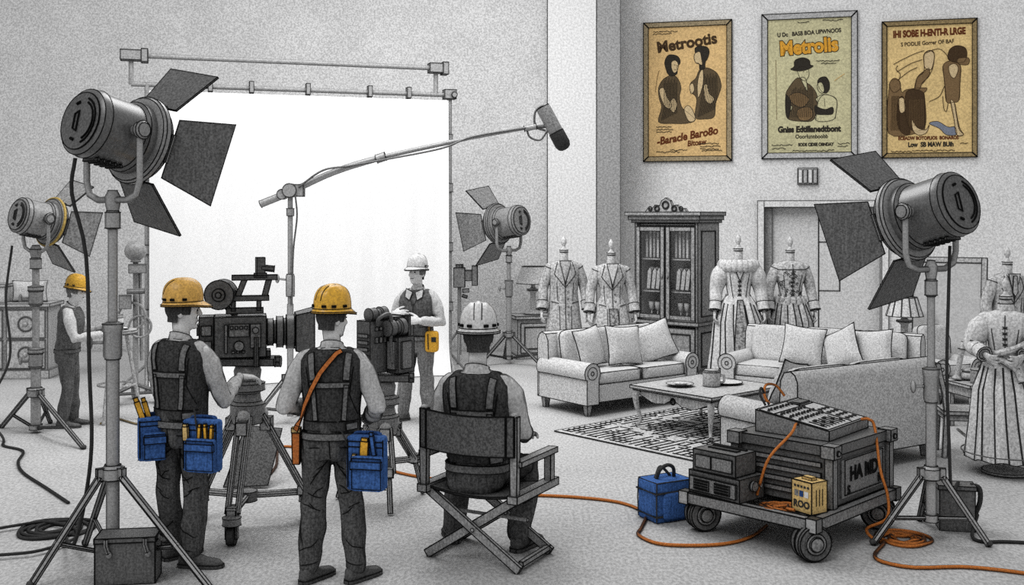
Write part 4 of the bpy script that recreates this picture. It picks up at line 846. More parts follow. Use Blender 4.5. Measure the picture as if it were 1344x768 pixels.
def limb(mb, P, r, n=12): mb.tube(P, r, n); mb.ball(P[0], r[0], 7); mb.ball(P[-1], r[-1], 7)
def hand(mb, w, f, pn, side, curl=.5, s=1.0):
    f = Vector(f).normalized(); pn = (Vector(pn) - f * f.dot(Vector(pn))).normalized(); t = f.cross(pn) * side; w = Vector(w)
    mb.tube([w - f * .02, w + f * .02, w + f * .055, w + f * .09], [.026 * s, .034 * s, .042 * s, .036 * s], 10, sq=.5) if False else None
    rings = []
    for d, hw, th in ((-.02, .026, .022), (.015, .032, .02), (.05, .041, .018), (.085, .042, .015), (.095, .036, .01)):
        rings.append([w + f * d * s + t * (hw * s * math.cos(2 * PI * j / 12)) + pn * (th * s * math.sin(2 * PI * j / 12)) for j in range(12)])
    mb.loft(rings)
    for k, (o, L) in enumerate(((.034, .076), (.0118, .086), (-.0112, .08), (-.034, .064))):
        p = w + f * .082 * s + t * o * s; d = (f + t * o * 5.0).normalized(); pts = [p]; a = curl * (.35 + .1 * k)
        for q, l in enumerate((.42, .32, .26)):
            ax = d.cross(pn).normalized(); d = Matrix.Rotation(a, 3, ax) @ d; pn2 = Matrix.Rotation(a, 3, ax) @ pn
            p = p + d * L * l * s; pts.append(p); pn_old = pn; a = curl * .75
        mb.tube(pts, [.0105 * s, .0102 * s, .0095 * s, .0078 * s], 8); mb.ball(pts[-1], .0078 * s, 5)
    d = (f * .75 + t * .75 + pn * .25).normalized(); p = w + f * .02 * s + t * .028 * s; pts = [p]
    for l in (.038, .03, .026): p = p + d * l * s; pts.append(p); d = (d + f * .45 + pn * .15 * curl).normalized()
    mb.tube(pts, [.016 * s, .0125 * s, .011 * s, .0085 * s], 8); mb.ball(pts[-1], .0085 * s, 5)
def head(mb, X):
    """Head centred at the origin of X, +y is the face."""
    mb.ball((0, -.012, .022), (.076, .096, .098), 12, X=X)
    mb.loft([ell((0, .018, -.125), .03, .03, 14), ell((0, .02, -.115), .045, .05, 14), ell((0, .016, -.08), .058, .068, 14), ell((0, .012, -.03), .066, .078, 14), ell((0, .005, .03), .068, .085, 14)], X=X)
    mb.ball((0, .085, .032), (.05, .016, .014), 8, X=X)                 # brow
    mb.loft([[V(-.007, .082, .03), V(.007, .082, .03), V(.006, .096, .03), V(-.006, .096, .03)], [V(-.014, .085, -.02), V(.014, .085, -.02), V(.01, .122, -.018), V(-.01, .122, -.018)], [V(-.016, .08, -.03), V(.016, .08, -.03), V(.008, .108, -.03), V(-.008, .108, -.03)]], X=X)
    mb.ball((0, .084, -.057), (.024, .012, .007), 6, X=X); mb.ball((0, .082, -.07), (.021, .012, .007), 6, X=X); mb.ball((0, .076, -.102), (.024, .018, .018), 7, X=X)
    for s in (-1, 1):
        mb.ball((s * .074, -.012, -.01), (.012, .022, .036), 7, X=X @ Matrix.Rotation(s * -.2, 4, 'Z')); mb.ball((s * .04, .066, -.025), (.022, .02, .02), 6, X=X)
def fold(amp, sc):
    def d(co, n):
        q = V(co.x * sc, co.y * sc, co.z * sc * .55 + co.x * 4)
        return amp * (noise.noise(q) + .5 * noise.noise(q * 2.3))
    return d
def project(bvh, pts, d, off):
    out = []
    for p in pts:
        h = bvh.ray_cast(Vector(p) - Vector(d) * 2, Vector(d))
        if h[0] is not None: out.append((h[0] + h[1] * off, h[1]))
    return out
def ribbon(mb, hits, w, th, mi=0):
    """A flat strap along projected points (position, normal)."""
    rings = []
    for i, (p, n) in enumerate(hits):
        a = hits[max(0, i - 1)][0]; b = hits[min(len(hits) - 1, i + 1)][0]; t = (b - a)
        if t.length < 1e-6: continue
        s = t.normalized().cross(n).normalized() * w / 2
        rings.append([p - s, p + s, p + s + n * th, p - s + n * th])
    if len(rings) > 1: mb.loft(rings, mi)
def seg(a, b, n=12): return [Vector(a).lerp(Vector(b), i / n) for i in range(n + 1)]
def hard_hat(parent, X, mat, ink, ir, ridges=True):
    a, b, h = .108, .129, .136
    def dome(az, el, k=0):
        ca, sa = math.cos(az), math.sin(az); r = math.cos(el) ** .75 if el < PI / 2 else 0
        x = ca * r
        bump = 0
        if ridges:
            for c, w_, hh in ((0, .13, .008), (.42, .1, .005), (-.42, .1, .005)):
                bump += hh * math.exp(-((x - c) / w_) ** 4) * min(1, math.sin(el) * 1.6)
        return V((a + bump) * ca * r, (b + bump) * sa * r, (h + bump) * math.sin(el) ** .9 if el > 0 else 0)
    mb = MB(); n = 48; rings = []
    rings.append([V(a * 1.0 * math.cos(2 * PI * j / n), b * 1.0 * math.sin(2 * PI * j / n), -.03) for j in range(n)])
    for i in range(15): rings.append([dome(2 * PI * j / n, PI / 2 * i / 14.2) for j in range(n)])
    mb.loft(rings, X=X)
    dm = mb
    mb = MB(); r0, r1, r2 = [], [], []
    for j in range(n):
        t = 2 * PI * j / n; ca, sa = math.cos(t), math.sin(t); ext = .012 + .046 * max(0, sa) ** 3; dz = -.02 * max(0, sa) ** 2
        r0.append(V(a * .99 * ca, b * .99 * sa, -.012)); r1.append(V((a + .012 + ext * .35) * ca, (b + ext) * sa, -.03 + dz)); r2.append(V((a - .004) * ca, (b - .004) * sa, -.042))
    r1b = [p + V(0, 0, -.01) for p in r1]
    mb.loft([r0, r1, r1b, r2], cap=False, X=X); brim = mb
    mb = MB()
    for t in (215, 245, 295, 325, 180, 0):
        ca, sa = math.cos(R(t)), math.sin(R(t)); p = V((a + .002) * ca, (b + .002) * sa, .006); mb.box(p, (.028, .012, .016), R(t) + PI / 2, X=X)
    if ridges:
        for x in (-.2, .2):
            mb.line([X @ (dome(math.atan2(sy, cx) % (2 * PI), el) * 1.008) for el, sy, cx in [(R(15 + 5 * q), -math.sqrt(max(0, 1 - (x / math.cos(R(15 + 5 * q)) ** .75) ** 2)), x / math.cos(R(15 + 5 * q)) ** .75) for q in range(12)]], ir * .8, 0)
    dm.merge(mb, None, 1); sh = build(dm, 'hard_hat', [mat, ink], parent, smooth=50)
    build(brim, 'brim', [mat], sh, ink=25, ir=ir, inkm=ink)
    return sh
def person(label, loc, rz, sc, J, hat, far=False, vest='vest', trou='trou', shirt='shirt', shoe='shoe', skin='skin', hair='hair', ink='ink', ir=.0035, seated=False, straps=True, beard=False, front=False):
    """J: joints in the figure's own frame (x right, y ahead, z up), before scaling."""
    t = thing('person', label, 'person', loc, rz, None, sc)
    pel = Vector(J['pelvis']); T = Matrix.Translation(pel) @ Matrix.Rotation(-J.get('lean', 0), 4, 'X') @ Matrix.Rotation(J.get('roll', 0), 4, 'Y')
    if J.get('stretch'): T = T @ Matrix.Diagonal((1, 1, J['stretch'], 1))
    sh = {s: T @ V(s * .178, -.005, .455) for s in (-1, 1)}; hipj = {s: pel + V(s * .088, 0, -.04) for s in (-1, 1)}
    el, wr = J['elbow'], J['wrist']; kn, an = J['knee'], J['ankle']
    hc = T @ V(0, .025, .708); X = Matrix.Translation(hc) @ Matrix.Rotation(J.get('yaw', 0), 4, 'Z') @ Matrix.Rotation(J.get('nod', 0), 4, 'X')
    def arm(s): E, W = Vector(el[s]), Vector(wr[s]); return sh[s], sh[s].lerp(E, .5), E, E.lerp(W, .5), W
    # body: one skin
    mb = MB(); head(mb, X); torso(mb, T, -.012)
    mb.tube([T @ V(0, -.01, .5), T @ V(0, .0, .57), hc + X.to_3x3() @ V(0, -.02, -.05)], [.062, .055, .054], 12)
    for s in (-1, 1):
        a = arm(s); limb(mb, a, [.042, .038, .034, .031, .024]); hand(mb, a[4], J['fdir'][s], J['palm'][s], s, J.get('curl', .5), 1.14)
        limb(mb, [hipj[s], hipj[s].lerp(Vector(kn[s]), .5), Vector(kn[s]), Vector(kn[s]).lerp(Vector(an[s]), .4), Vector(an[s])], [.08, .068, .05, .048, .035])
    bme = remesh(mb, .0075, 2); build(bme, 'body', [skin], t, smooth=180)
    # face
    for s in (-1, 1):
        e = MB(); e.ball((s * .031, .083, .006), (.012, .006, .006), 6, X=X); build(e, 'eye', ['ink'], t)
        e = MB(); e.tube([X @ V(s * .015, .1, .03), X @ V(s * .032, .1, .036), X @ V(s * .05, .088, .03)], .0045, 5); build(e, 'eyebrow', [hair], t)
    e = MB(); e.tube([X @ V(-.022, .089, -.064), X @ V(0, .097, -.063), X @ V(.022, .089, -.064)], .003, 5); build(e, 'mouth', ['inkm'], t)
    # hair: back and sides
    h = MB(); rings = []
    for i in range(9):
        e_ = R(-62 + 13 * i); row = []
        for jj in range(25):
            az = R(-90 - 118 + 236 * jj / 24); k = 1.0 - (.1 if abs(az + PI / 2) > R(100) else 0)
            zz = .022 + .104 * math.sin(e_); rr = math.cos(max(e_, R(-30)) if e_ < 0 else e_)
            if e_ < R(-25): rr *= .93
            row.append(V(.0815 * k * rr * math.cos(az), -.012 + .103 * rr * math.sin(az), zz - (.02 if abs(az + PI / 2) > R(70) and False else 0)))
        # sideburns stop above the jaw
        rings.append(row)
    out = [[p + (p - V(0, -.012, .02)).normalized() * .006 for p in r_] for r_ in rings]; n = 25
    vs = [p for r_ in rings for p in r_] + [p for r_ in out for p in r_]; fs = []
    for i in range(8):
        for j in range(24):
            if i < 3 and (j < 5 or j > 18): continue
            a0 = i * n + j; fs.append((a0, a0 + 1, a0 + n + 1, a0 + n)); fs.append((225 + a0, 225 + a0 + n, 225 + a0 + n + 1, 225 + a0 + 1))
    h.add(vs, fs, 0, X); build(h, 'hair', [hair], t, recalc=False)
    hard_hat(t, X @ Matrix.Translation((0, -.008, .074)) @ Matrix.Rotation(J.get('tip', -.05), 4, 'X'), hat, ink, ir)
    # shirt: torso, collar and sleeves
    mb = MB(); torso(mb, T, .006, -.02, .53)
    for s in (-1, 1):
        a = arm(s); E, W = a[2], a[4]; cuff = E.lerp(W, .93)
        limb(mb, [a[0] + V(-s * .03, 0, .0), a[0].lerp(E, .25), a[0].lerp(E, .6), E, E.lerp(W, .45), cuff], [.07, .073, .066, .061, .057, .044])
    mb.tube([T @ V(0, -.012, .5), T @ V(0, -.006, .56)], [.085, .07], 14)
    sm = remesh(mb, .011, 3, fold(.016, 9)); so = build(sm, 'shirt', [shirt], t, smooth=180)
    cl = MB(); n = 22
    r0 = [T @ V(.083 * math.cos(2 * PI * j / n), -.01 + .072 * math.sin(2 * PI * j / n), .515 - .02 * math.sin(2 * PI * j / n)) for j in range(n)]; r1 = [T @ V(.07 * math.cos(2 * PI * j / n), -.006 + .066 * math.sin(2 * PI * j / n), .552 - .03 * math.sin(2 * PI * j / n)) for j in range(n)]; r2 = [T @ V(.062 * math.cos(2 * PI * j / n), -.006 + .058 * math.sin(2 * PI * j / n), .547 - .03 * math.sin(2 * PI * j / n)) for j in range(n)]; r3 = [T @ V(.105 * math.cos(2 * PI * j / n), -.012 + .09 * math.sin(2 * PI * j / n), .495 - .03 * math.sin(2 * PI * j / n)) for j in range(n)]
    cl.loft([r3, r0, r1, r2], cap=False); build(cl, 'collar', [shirt], so, ink=30, ir=ir * .8, inkm=ink)
    # vest
    mb = MB(); vz0 = J.get('vest_z', .05)
    rings = [ell((0, yo, z), (hw + .024) * (1 if z < .3 else 1 - (z - .3) * .3), hd + .024, M_=T) for z, hw, hd, yo in TORSO if vz0 - .01 <= z <= .53]
    rings.insert(0, ell((0, -.006, vz0 - .03), .184, .141, M_=T))
    mb.loft(rings)
    for s in (-1, 1): mb.tube([T @ V(s * .1, .1, .42), T @ V(s * .105, .05, .5), T @ V(s * .105, -.03, .512), T @ V(s * .105, -.11, .44)], .038, 8, sq=.7)
    vm = remesh(mb, .0105, 3, fold(.006, 9)); vo = build(vm, 'vest', [vest], t, smooth=180)
    bv = bvh_of(vm)
    Tr = T.to_3x3()
    def P(x, z): return T @ V(x, 0, z)
    fwd = Tr @ V(0, 1, 0)
    if straps:
        mb = MB()
        for a, b, w_ in ((P(-.115, .5), P(-.1, .34), .042), (P(.115, .5), P(.1, .34), .042), (P(-.12, .31), P(.12, .31), .034), (P(-.1, .31), P(-.085, .09), .03), (P(.1, .31), P(.085, .09), .03)):
            hits = project(bv, seg(a, b), fwd, .001); ribbon(mb, hits, w_, .006)
        build(mb, 'strap', ['strap'], vo, ink=40, ir=.0028, inkm=ink)
        mb = MB(); hits = project(bv, seg(P(-.17, .085), P(.17, .085), 16), fwd, .002); mb.tube([q[0] for q in hits], .0035, 4)
        for s in (-1, 1): hits = project(bv, seg(P(s * .145, .42), P(s * .12, .25), 8) + seg(P(s * .12, .25), P(s * .165, .12), 6), fwd, .002); mb.tube([q[0] for q in hits], .003, 4)
        build(mb, 'seam', [ink], vo)
        mb = MB(); hits = project(bv, seg(P(.1, .05), P(.16, .055), 6), fwd, .001); ribbon(mb, hits, .04, .008); build(mb, 'side_buckle', ['strap'], vo, ink=40, ir=.003, inkm=ink)
    if front:
        mb = MB(); bk_ = fwd * -1
        hits = project(bv, seg(P(0, .38), P(0, .0), 12), bk_, .002); mb.tube([q[0] for q in hits], .004, 4)
        for s in (-1, 1):
            hits = project(bv, seg(P(s * .07, .5), P(s * .01, .36), 8), bk_, .002); mb.tube([q[0] for q in hits], .004, 4)
            hits = project(bv, seg(P(s * .05, .12), P(s * .14, .12), 6), bk_, .002); mb.tube([q[0] for q in hits], .003, 4)
        build(mb, 'seam', [ink], vo)
        mb = MB()
        for s in (-1, 1): mb.add([T @ V(s * .015, .12, .5), T @ V(s * .1, .09, .54), T @ V(s * .1, .13, .45), T @ V(s * .045, .145, .415)], [(0, 1, 2, 3)]); 
        build(mb, 'collar_point', [shirt], so, ink=30, ir=ir, inkm=ink)
    # trousers
    mb = MB()
    mb.loft([ell((0, yo, z), hw + .014, hd + .014, M_=Matrix.Translation(pel)) for z, hw, hd, yo in [(-.16, .13, .1, -.01), (-.11, .155, .115, -.012), (-.05, .165, .122, -.01), (.03, .158, .118, -.005), (.075, .152, .112, 0)]])
    for s in (-1, 1):
        K, A = Vector(kn[s]), Vector(an[s]); h0 = hipj[s] + (V(0, 0, 0) if not seated else V(0, 0, .03))
        limb(mb, [h0, h0.lerp(K, .25), h0.lerp(K, .65), K, K.lerp(A, .35), K.lerp(A, .75), K.lerp(A, .97)], [.1, .099, .087, .078, .077, .075, .072])
    tm = remesh(mb, .0115, 3, fold(.024, 7)); mb = None
    if not far and not seated:
        bt = bvh_of(tm); mb = MB(); rnd = random.Random(int(loc.x * 1000))
        def cr(P_, r_=.003):
            h_ = project(bt, P_, V(0, 1, 0), .0015)
            if len(h_) > 2: mb.tube([q[0] for q in h_], [r_ * (1.0 if 0 < i < len(h_) - 1 else .3) for i in range(len(h_))], 4)
        z0 = pel.z; cr(seg((0, 0, z0 - .02), (.006, 0, z0 - .16), 8))
        for s in (-1, 1):
            for k in range(3): cr(catmull([V(s * (.02 + .012 * k), 0, z0 - .17 - .015 * k), V(s * (.05 + .02 * k), 0, z0 - .2 - .03 * k), V(s * (.09 + .02 * k), 0, z0 - .22 - .05 * k)], 4))
            K = Vector(kn[s])
            for dz, x0_, x1_, sl in ((.1, -.065, .0, -.05), (.045, -.06, .035, .035), (.0, .062, -.01, -.03), (-.06, -.05, .02, .05)): q0 = rnd.uniform(-.02, .02); cr(catmull([V(K.x + x0_ * s, 0, K.z + dz + q0), V(K.x + (x0_ + x1_) / 2 * s, 0, K.z + dz + q0 + sl * .3), V(K.x + x1_ * s, 0, K.z + dz + q0 + sl)], 4))
            A = Vector(an[s])
            for dz, x0_, x1_, sl in ((.05, -.06, .05, -.02), (.11, .06, -.02, .04), (.19, -.06, .01, -.05)): cr(catmull([V(A.x + x0_ * s, 0, A.z + dz), V(A.x + (x0_ + x1_) / 2 * s, 0, A.z + dz + sl * .7), V(A.x + x1_ * s, 0, A.z + dz + sl)], 4))
            cr(seg((s * .06, 0, z0 - .075), (s * .13, 0, z0 - .08), 6))

    if mb is None: build(tm, 'trousers', [trou], t, smooth=180)
    else:
        full = MB(); full.add([v.co for v in tm.vertices], [tuple(q.vertices) for q in tm.polygons], 0); full.merge(mb, None, 1); build(full, 'trousers', [trou, ink], t, smooth=180)
    mb = MB(); mb.loft([ell((0, -.006, z), .18 + g_, .137 + g_, 28, M_=Matrix.Translation(pel)) for z, g_ in ((-.03, 0), (-.03, .008), (.012, .008), (.012, 0))], cap=False, closed=False); build(mb, 'belt', ['strap' if not far else trou], t, ink=40, ir=ir * .7, inkm=ink)
    # shoes
    for s in (-1, 1):
        A = Vector(an[s]); d = V(math.sin(J['toe'][s]), math.cos(J['toe'][s]), 0); sd = V(d.y, -d.x, 0); mb = MB(); rings = []
        zf = A.z - .088
        for y, hw, top, bot in ((-.075, .022, .06, .01), (-.06, .036, .095, 0), (-.01, .042, .115, 0), (.05, .042, .088, 0), (.1, .046, .064, 0), (.15, .047, .056, .0), (.185, .04, .05, .002), (.21, .018, .034, .008)):
            rings.append([V(A.x, A.y, zf) + d * y + sd * (hw * math.copysign(abs(math.cos(2 * PI * j / 14)) ** .8, math.cos(2 * PI * j / 14))) + V(0, 0, (top + bot) / 2 + (top - bot) / 2 * math.copysign(abs(math.sin(2 * PI * j / 14)) ** .7, math.sin(2 * PI * j / 14))) for j in range(14)])
        mb.loft(rings); ob = build(mb, 'shoe', [shoe], t, smooth=60)
        mb = MB(); rr = []
        for y, hw in ((-.08, .02), (-.06, .04), (-.01, .046), (.05, .046), (.1, .05), (.15, .051), (.19, .042), (.216, .018)): rr.append((y, hw))
        lp = [V(A.x, A.y, zf) + d * y + sd * hw for y, hw in rr] + [V(A.x, A.y, zf) + d * y - sd * hw for y, hw in reversed(rr)]
        m_ = len(lp); mb.add(lp + [p + V(0, 0, .022) for p in lp], [tuple(range(m_)), tuple(reversed(range(m_, 2 * m_)))] + [(i, (i + 1) % m_, (i + 1) % m_ + m_, i + m_) for i in range(m_)]); build(mb, 'sole', [shoe], ob, ink=40, ir=ir * .7, inkm=ink)
    return t
STAND = dict(pelvis=(0, 0, .93), knee={-1: (-.1, .03, .5), 1: (.1, .03, .5)}, ankle={-1: (-.11, -.02, .088), 1: (.11, -.02, .088)}, toe={-1: R(-15), 1: R(15)},
             elbow={-1: (-.25, -.04, 1.1), 1: (.25, -.04, 1.1)}, wrist={-1: (-.24, .12, .88), 1: (.24, .12, .88)}, fdir={-1: (0, .5, -1), 1: (0, .5, -1)}, palm={-1: (1, 0, 0), 1: (-1, 0, 0)}, lean=0.0)
def pose(**k): d = dict(STAND); d.update(k); return d
# A: camera operator, hand on the wheeled tripod
pA = V((238 - CX) * 6.95 / F_PX, 6.95, 0)
person('camera operator in amber hard hat reaching for the head of the wheeled tripod', pA, R(-20), 1.0,
       pose(elbow={-1: (-.25, .1, 1.09), 1: (.235, .13, 1.05)}, wrist={-1: (-.1, .3, 1.08), 1: (.2, .37, 1.17)}, fdir={-1: (.5, 1, .1), 1: (.35, 1, -.1)}, palm={-1: (0, 0, -1), 1: (-.2, 0, -1)}, yaw=R(-48), nod=R(-3), tip=R(4),
            knee={-1: (-.1, .0, .5), 1: (.1, .02, .5)}, ankle={-1: (-.1, .05, .088), 1: (.11, -.05, .088)}, toe={-1: R(20), 1: R(75)}, curl=.6), 'hatA', trou='trou')
# B: seen from behind
pB = V((436 - CX) * 6.62 / F_PX, 6.62, 0)
person('worker in yellow hard hat and orange shoulder strap seen from behind', pB, R(2), .99,
       pose(elbow={-1: (-.285, -.03, 1.1), 1: (.285, -.03, 1.08)}, wrist={-1: (-.16, .2, 1.05), 1: (.2, .16, .98)}, fdir={-1: (.5, 1, .2), 1: (-.5, 1, -.1)}, palm={-1: (0, 0, -1), 1: (0, 0, -1)}, yaw=R(-38), nod=R(-4), tip=R(3),
            knee={-1: (-.115, .02, .5), 1: (.115, .02, .5)}, ankle={-1: (-.135, -.03, .088), 1: (.15, -.03, .088)}, toe={-1: R(35), 1: R(40)}), 'hatB')
# C: far worker facing the camera
pC = V((548 - CX) * 11.75 / F_PX, 11.75, 0)
person('far worker in pale grey hard hat facing us in front of the white backdrop', pC, R(166), .995,
       pose(elbow={-1: (-.27, .0, 1.1), 1: (.27, -.02, 1.12)}, wrist={-1: (-.1, .22, 1.13), 1: (.2, .22, 1.2)}, fdir={-1: (1, .5, .05), 1: (-1, .3, 0)}, palm={-1: (0, -1, -.3), 1: (0, -1, -.3)}, yaw=R(-16), nod=R(3), tip=R(2),
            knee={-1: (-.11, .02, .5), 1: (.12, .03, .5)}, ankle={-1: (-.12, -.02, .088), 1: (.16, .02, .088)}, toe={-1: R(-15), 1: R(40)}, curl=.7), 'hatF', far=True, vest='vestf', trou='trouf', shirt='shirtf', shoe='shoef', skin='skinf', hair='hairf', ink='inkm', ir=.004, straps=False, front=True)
# E: far worker at the table, in profile
pE = V((89 - CX) * 11.45 / F_PX, 11.45, 0)
person('far worker in golden hard hat bent over papers at the tall table', pE, R(-84), .885,
       pose(lean=R(6), elbow={-1: (-.25, .14, 1.1), 1: (.25, .16, 1.09)}, wrist={-1: (-.13, .4, 1.2), 1: (.12, .42, 1.12)}, fdir={-1: (.2, 1, .05), 1: (-.1, 1, .1)}, palm={-1: (0, 0, -1), 1: (0, 0, -1)}, nod=R(-6), tip=R(-3),
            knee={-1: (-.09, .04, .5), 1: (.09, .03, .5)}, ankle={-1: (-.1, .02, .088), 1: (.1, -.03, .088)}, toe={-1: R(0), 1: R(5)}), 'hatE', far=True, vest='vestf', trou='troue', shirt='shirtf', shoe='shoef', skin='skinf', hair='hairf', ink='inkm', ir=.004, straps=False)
# D: seated in the folding chair
pD = V((628 - CX) * 7.05 / F_PX, 7.05, 0)
person('seated person in pale grey hard hat, viewed from behind in the folding director chair', pD, R(-14), 1.16,
       pose(pelvis=(0, 0, .54), lean=R(-2), elbow={-1: (-.245, .04, .72), 1: (.245, .04, .72)}, wrist={-1: (-.22, .26, .66), 1: (.22, .26, .66)}, fdir={-1: (.1, 1, -.1), 1: (-.1, 1, -.1)}, palm={-1: (0, 0, -1), 1: (0, 0, -1)}, yaw=R(14), nod=R(-3), tip=R(2),
            knee={-1: (-.2, .36, .45), 1: (.2, .36, .45)}, ankle={-1: (-.235, .27, .088), 1: (.2, .2, .088)}, toe={-1: R(-25), 1: R(20)}, curl=.4, vest_z=.06), 'hatG', seated=True)

# ---------------------------------------------------------------- director chair
t = thing('director_chair', 'folding director chair with dark canvas back and crossed wooden legs', 'chair', (pD.x + .035, pD.y - .02, 0), R(-28))
W_, sz, yb, yf = .335, .475, -.2, .3
for s in (-1, 1):
    p = MB(); p.box((s * W_, (yb + yf) / 2 + .02, sz), (.07, yf - yb + .1, .05)); build(p, 'seat_rail', ['chair'], t, ink=30, ir=.004)
    p = MB(); p.loft([[V(s * (W_ + dx * wx), yb + dy, z) for dx, dy in ((-.022, -.015), (.022, -.015), (.022, .025), (-.022, .025))] for z, wx in ((sz, 1.0), (sz + .26, 1.2), (sz + .52, 1.2))]); p.ball((s * W_, yb, sz + .525), (.026, .026, .02), 7); build(p, 'back_post', ['chair'], t, ink=35, ir=.004)
    p = MB(); p.box((s * (W_ + .015), yb + .27, sz + .22), (.065, .52, .035)); build(p, 'armrest', ['chair'], t, ink=30, ir=.004)
    p = MB(); p.box((s * (W_ + .01), yf - .02, sz + .115), (.045, .055, .2)); build(p, 'arm_post', ['chair'], t, ink=30, ir=.004)
    p = MB(); p.box((s * W_, (yb + yf) / 2 + .04, .045), (.03, .4, .03)); build(p, 'foot_rail', ['chair'], t, ink=30, ir=.004)
for y in (yb + .05, yf):
    for s in (-1, 1):
        yy = y + s * .016; p = MB(); a, b = V(s * (W_ - .02), yy, sz - .02), V(-s * (W_ + .02), yy, .02); d = (b - a).normalized(); n_ = V(d.z, 0, -d.x) * .028
        vs = []
        for q in (a, b):
            for k1, k2 in ((-1, -1), (1, -1), (1, 1), (-1, 1)): vs.append(q + n_ * k1 + V(0, .013 * k2, 0))
        p.add(vs, [(0, 1, 2, 3), (7, 6, 5, 4), (0, 4, 5, 1), (1, 5, 6, 2), (2, 6, 7, 3), (3, 7, 4, 0)]); lg = build(p, 'cross_leg', ['chair'], t, ink=30, ir=.004)
        q = MB(); q.cyl(a.lerp(b, .5) + V(0, -.02, 0), a.lerp(b, .5) + V(0, .02, 0), .012, n=10); build(q, 'pivot_bolt', ['steel'], lg, ink=40, ir=.0025)
p = MB(); p.cyl((-.3, yb + .25, .28), (.3, yb + .25, .28), .012, n=8); build(p, 'stretcher', ['chair'], t, ink=60, ir=.003)
p = MB(); rows = []
for i in range(6):
    z = sz + .27 + .255 * i / 5; rows.append([V(-W_ - .01 + (2 * W_ + .02) * j / 14, yb - .03 - .05 * math.sin(PI * j / 14) , z - (.015 if i == 5 else .01) * math.sin(PI * j / 14)) for j in range(15)])
vs = [q for r_ in rows for q in r_]; n0 = len(vs); vs += [q + V(0, .012, 0) for q in vs]; fs = []
for i in range(5):
    for j in range(14): a = i * 15 + j; fs += [(a, a + 1, a + 16, a + 15), (n0 + a, n0 + a + 15, n0 + a + 16, n0 + a + 1)]
for j in range(14): fs += [(j, n0 + j, n0 + j + 1, j + 1), (75 + j, 76 + j, n0 + 76 + j, n0 + 75 + j)]
p.add(vs, fs); p.line([rows[i][1] + V(0, -.003, 0) for i in range(6)], .003, 1); p.line([rows[i][13] + V(0, -.003, 0) for i in range(6)], .003, 1); build(p, 'canvas_back', ['canvas', 'ink'], t, ink=50, ir=.005)
p = MB(); rows = [[V(-W_ + 2 * W_ * j / 12, yb + .02 + (yf - yb - .04) * i / 6, sz + .015 - .035 * math.sin(PI * j / 12)) for j in range(13)] for i in range(7)]
vs = [q for r_ in rows for q in r_]; n0 = len(vs); vs += [q + V(0, 0, -.012) for q in vs]; fs = []
for i in range(6):
    for j in range(12): a = i * 13 + j; fs += [(a, a + 1, a + 14, a + 13), (n0 + a, n0 + a + 13, n0 + a + 14, n0 + a + 1)]
for j in range(12): fs += [(j, n0 + j, n0 + j + 1, j + 1)]
p.add(vs, fs); build(p, 'canvas_seat', ['canvas'], t, ink=50, ir=.005)

# ---------------------------------------------------------------- tool pouches
def pouch(label, loc, rz, w_, h_, group='blue tool pouches'):
    t = thing('tool_pouch', label, 'tool pouch', loc, rz, group)
    d_ = .075
    p = MB(); p.ball((0, 0, h_ / 2), (w_ / 2, d_ / 2, h_ / 2), 10, e=.14); build(p, 'body', ['blue'], t)
    p = MB(); p.ball((.02 * w_ / .24, -d_ / 2 - .01, h_ * .34), (w_ * .4, .03, h_ * .32), 10, e=.14); build(p, 'front_pocket', ['blue'], t)
    p = MB(); p.box((.02 * w_ / .24, -d_ / 2 - .045, h_ * .5), (w_ * .8, .022, .045)); build(p, 'pocket_flap', ['blue'], t, ink=30, ir=.0035)
    p = MB(); y = -d_ / 2 - .002
    p.line([(-w_ / 2 + .01, y, .02), (-w_ / 2 + .008, y, h_ - .02)], .004, 0); p.line([(w_ / 2 - .008, y, .02), (w_ / 2 - .008, y, h_ - .02)], .004, 0); p.line([(-w_ / 2 + .01, y, h_ * .8), (w_ / 2 - .01, y, h_ * .8)], .0035, 0); p.line([(-w_ / 2 + .01, y, h_ * .9), (w_ / 2 - .01, y, h_ * .9)], .0035, 0)
    y = -d_ / 2 - .041; x0, x1 = .02 * w_ / .24 - w_ * .38, .02 * w_ / .24 + w_ * .38
    p.line([(x0, y, .02), (x1, y, .02), (x1, y, h_ * .62), (x0, y, h_ * .62)], .0035, 0, closed=True); p.line([(-w_ / 2, 0, 0.004), (w_ / 2, 0, .004)], .004, 0)
    build(p, 'binding', ['ink'], t)
    p = MB(); p.tube(catmull([(-w_ * .3, .01, h_ * .92), (-w_ * .32, .03, h_ + .004), (w_ * .25, .03, h_ + .006), (w_ * .32, .01, h_ * .92)], 5), .014, 6); build(p, 'belt_loop', ['blued'], t)
    return t
def tool(pl, label, x, z, L, w_, mat, tilt, dy=-.045):
    Tm = Matrix.Translation(pl.location) @ Matrix.Rotation(pl.rotation_euler.z, 4, 'Z')
    o = thing('hand_tool', label, 'tool', Tm @ V(x, dy, z), pl.rotation_euler.z, 'tools in the blue pouches'); o.rotation_euler = (0, tilt, pl.rotation_euler.z)
    p = MB(); p.box((0, 0, L * .36), (w_, .018, L * .72)); build(p, 'handle', [mat], o, ink=30, ir=.003)
    p = MB(); p.cyl((0, 0, -.03), (0, 0, 0), .006, n=6); build(p, 'blade', ['steelm'], o)
    p = MB(); p.box((0, 0, L * .8), (w_ * .8, .016, L * .14)); build(p, 'butt', [mat], o, ink=30, ir=.003)
A1 = pouch('wide blue tool pouch on the hip beside the wheeled tripod', V((266 - CX) * 6.74 / F_PX, 6.74, .645), R(-14), .245, .33)
A2 = pouch('narrow blue tool pouch on the hip beside the big spotlight pole', V((199 - CX) * 6.86 / F_PX, 6.86, .69), R(24), .17, .28)
B1 = pouch('blue tool pouch on the hip of the worker with the orange strap', V((482 - CX) * 6.46 / F_PX, 6.46, .6), R(-12), .24, .33)
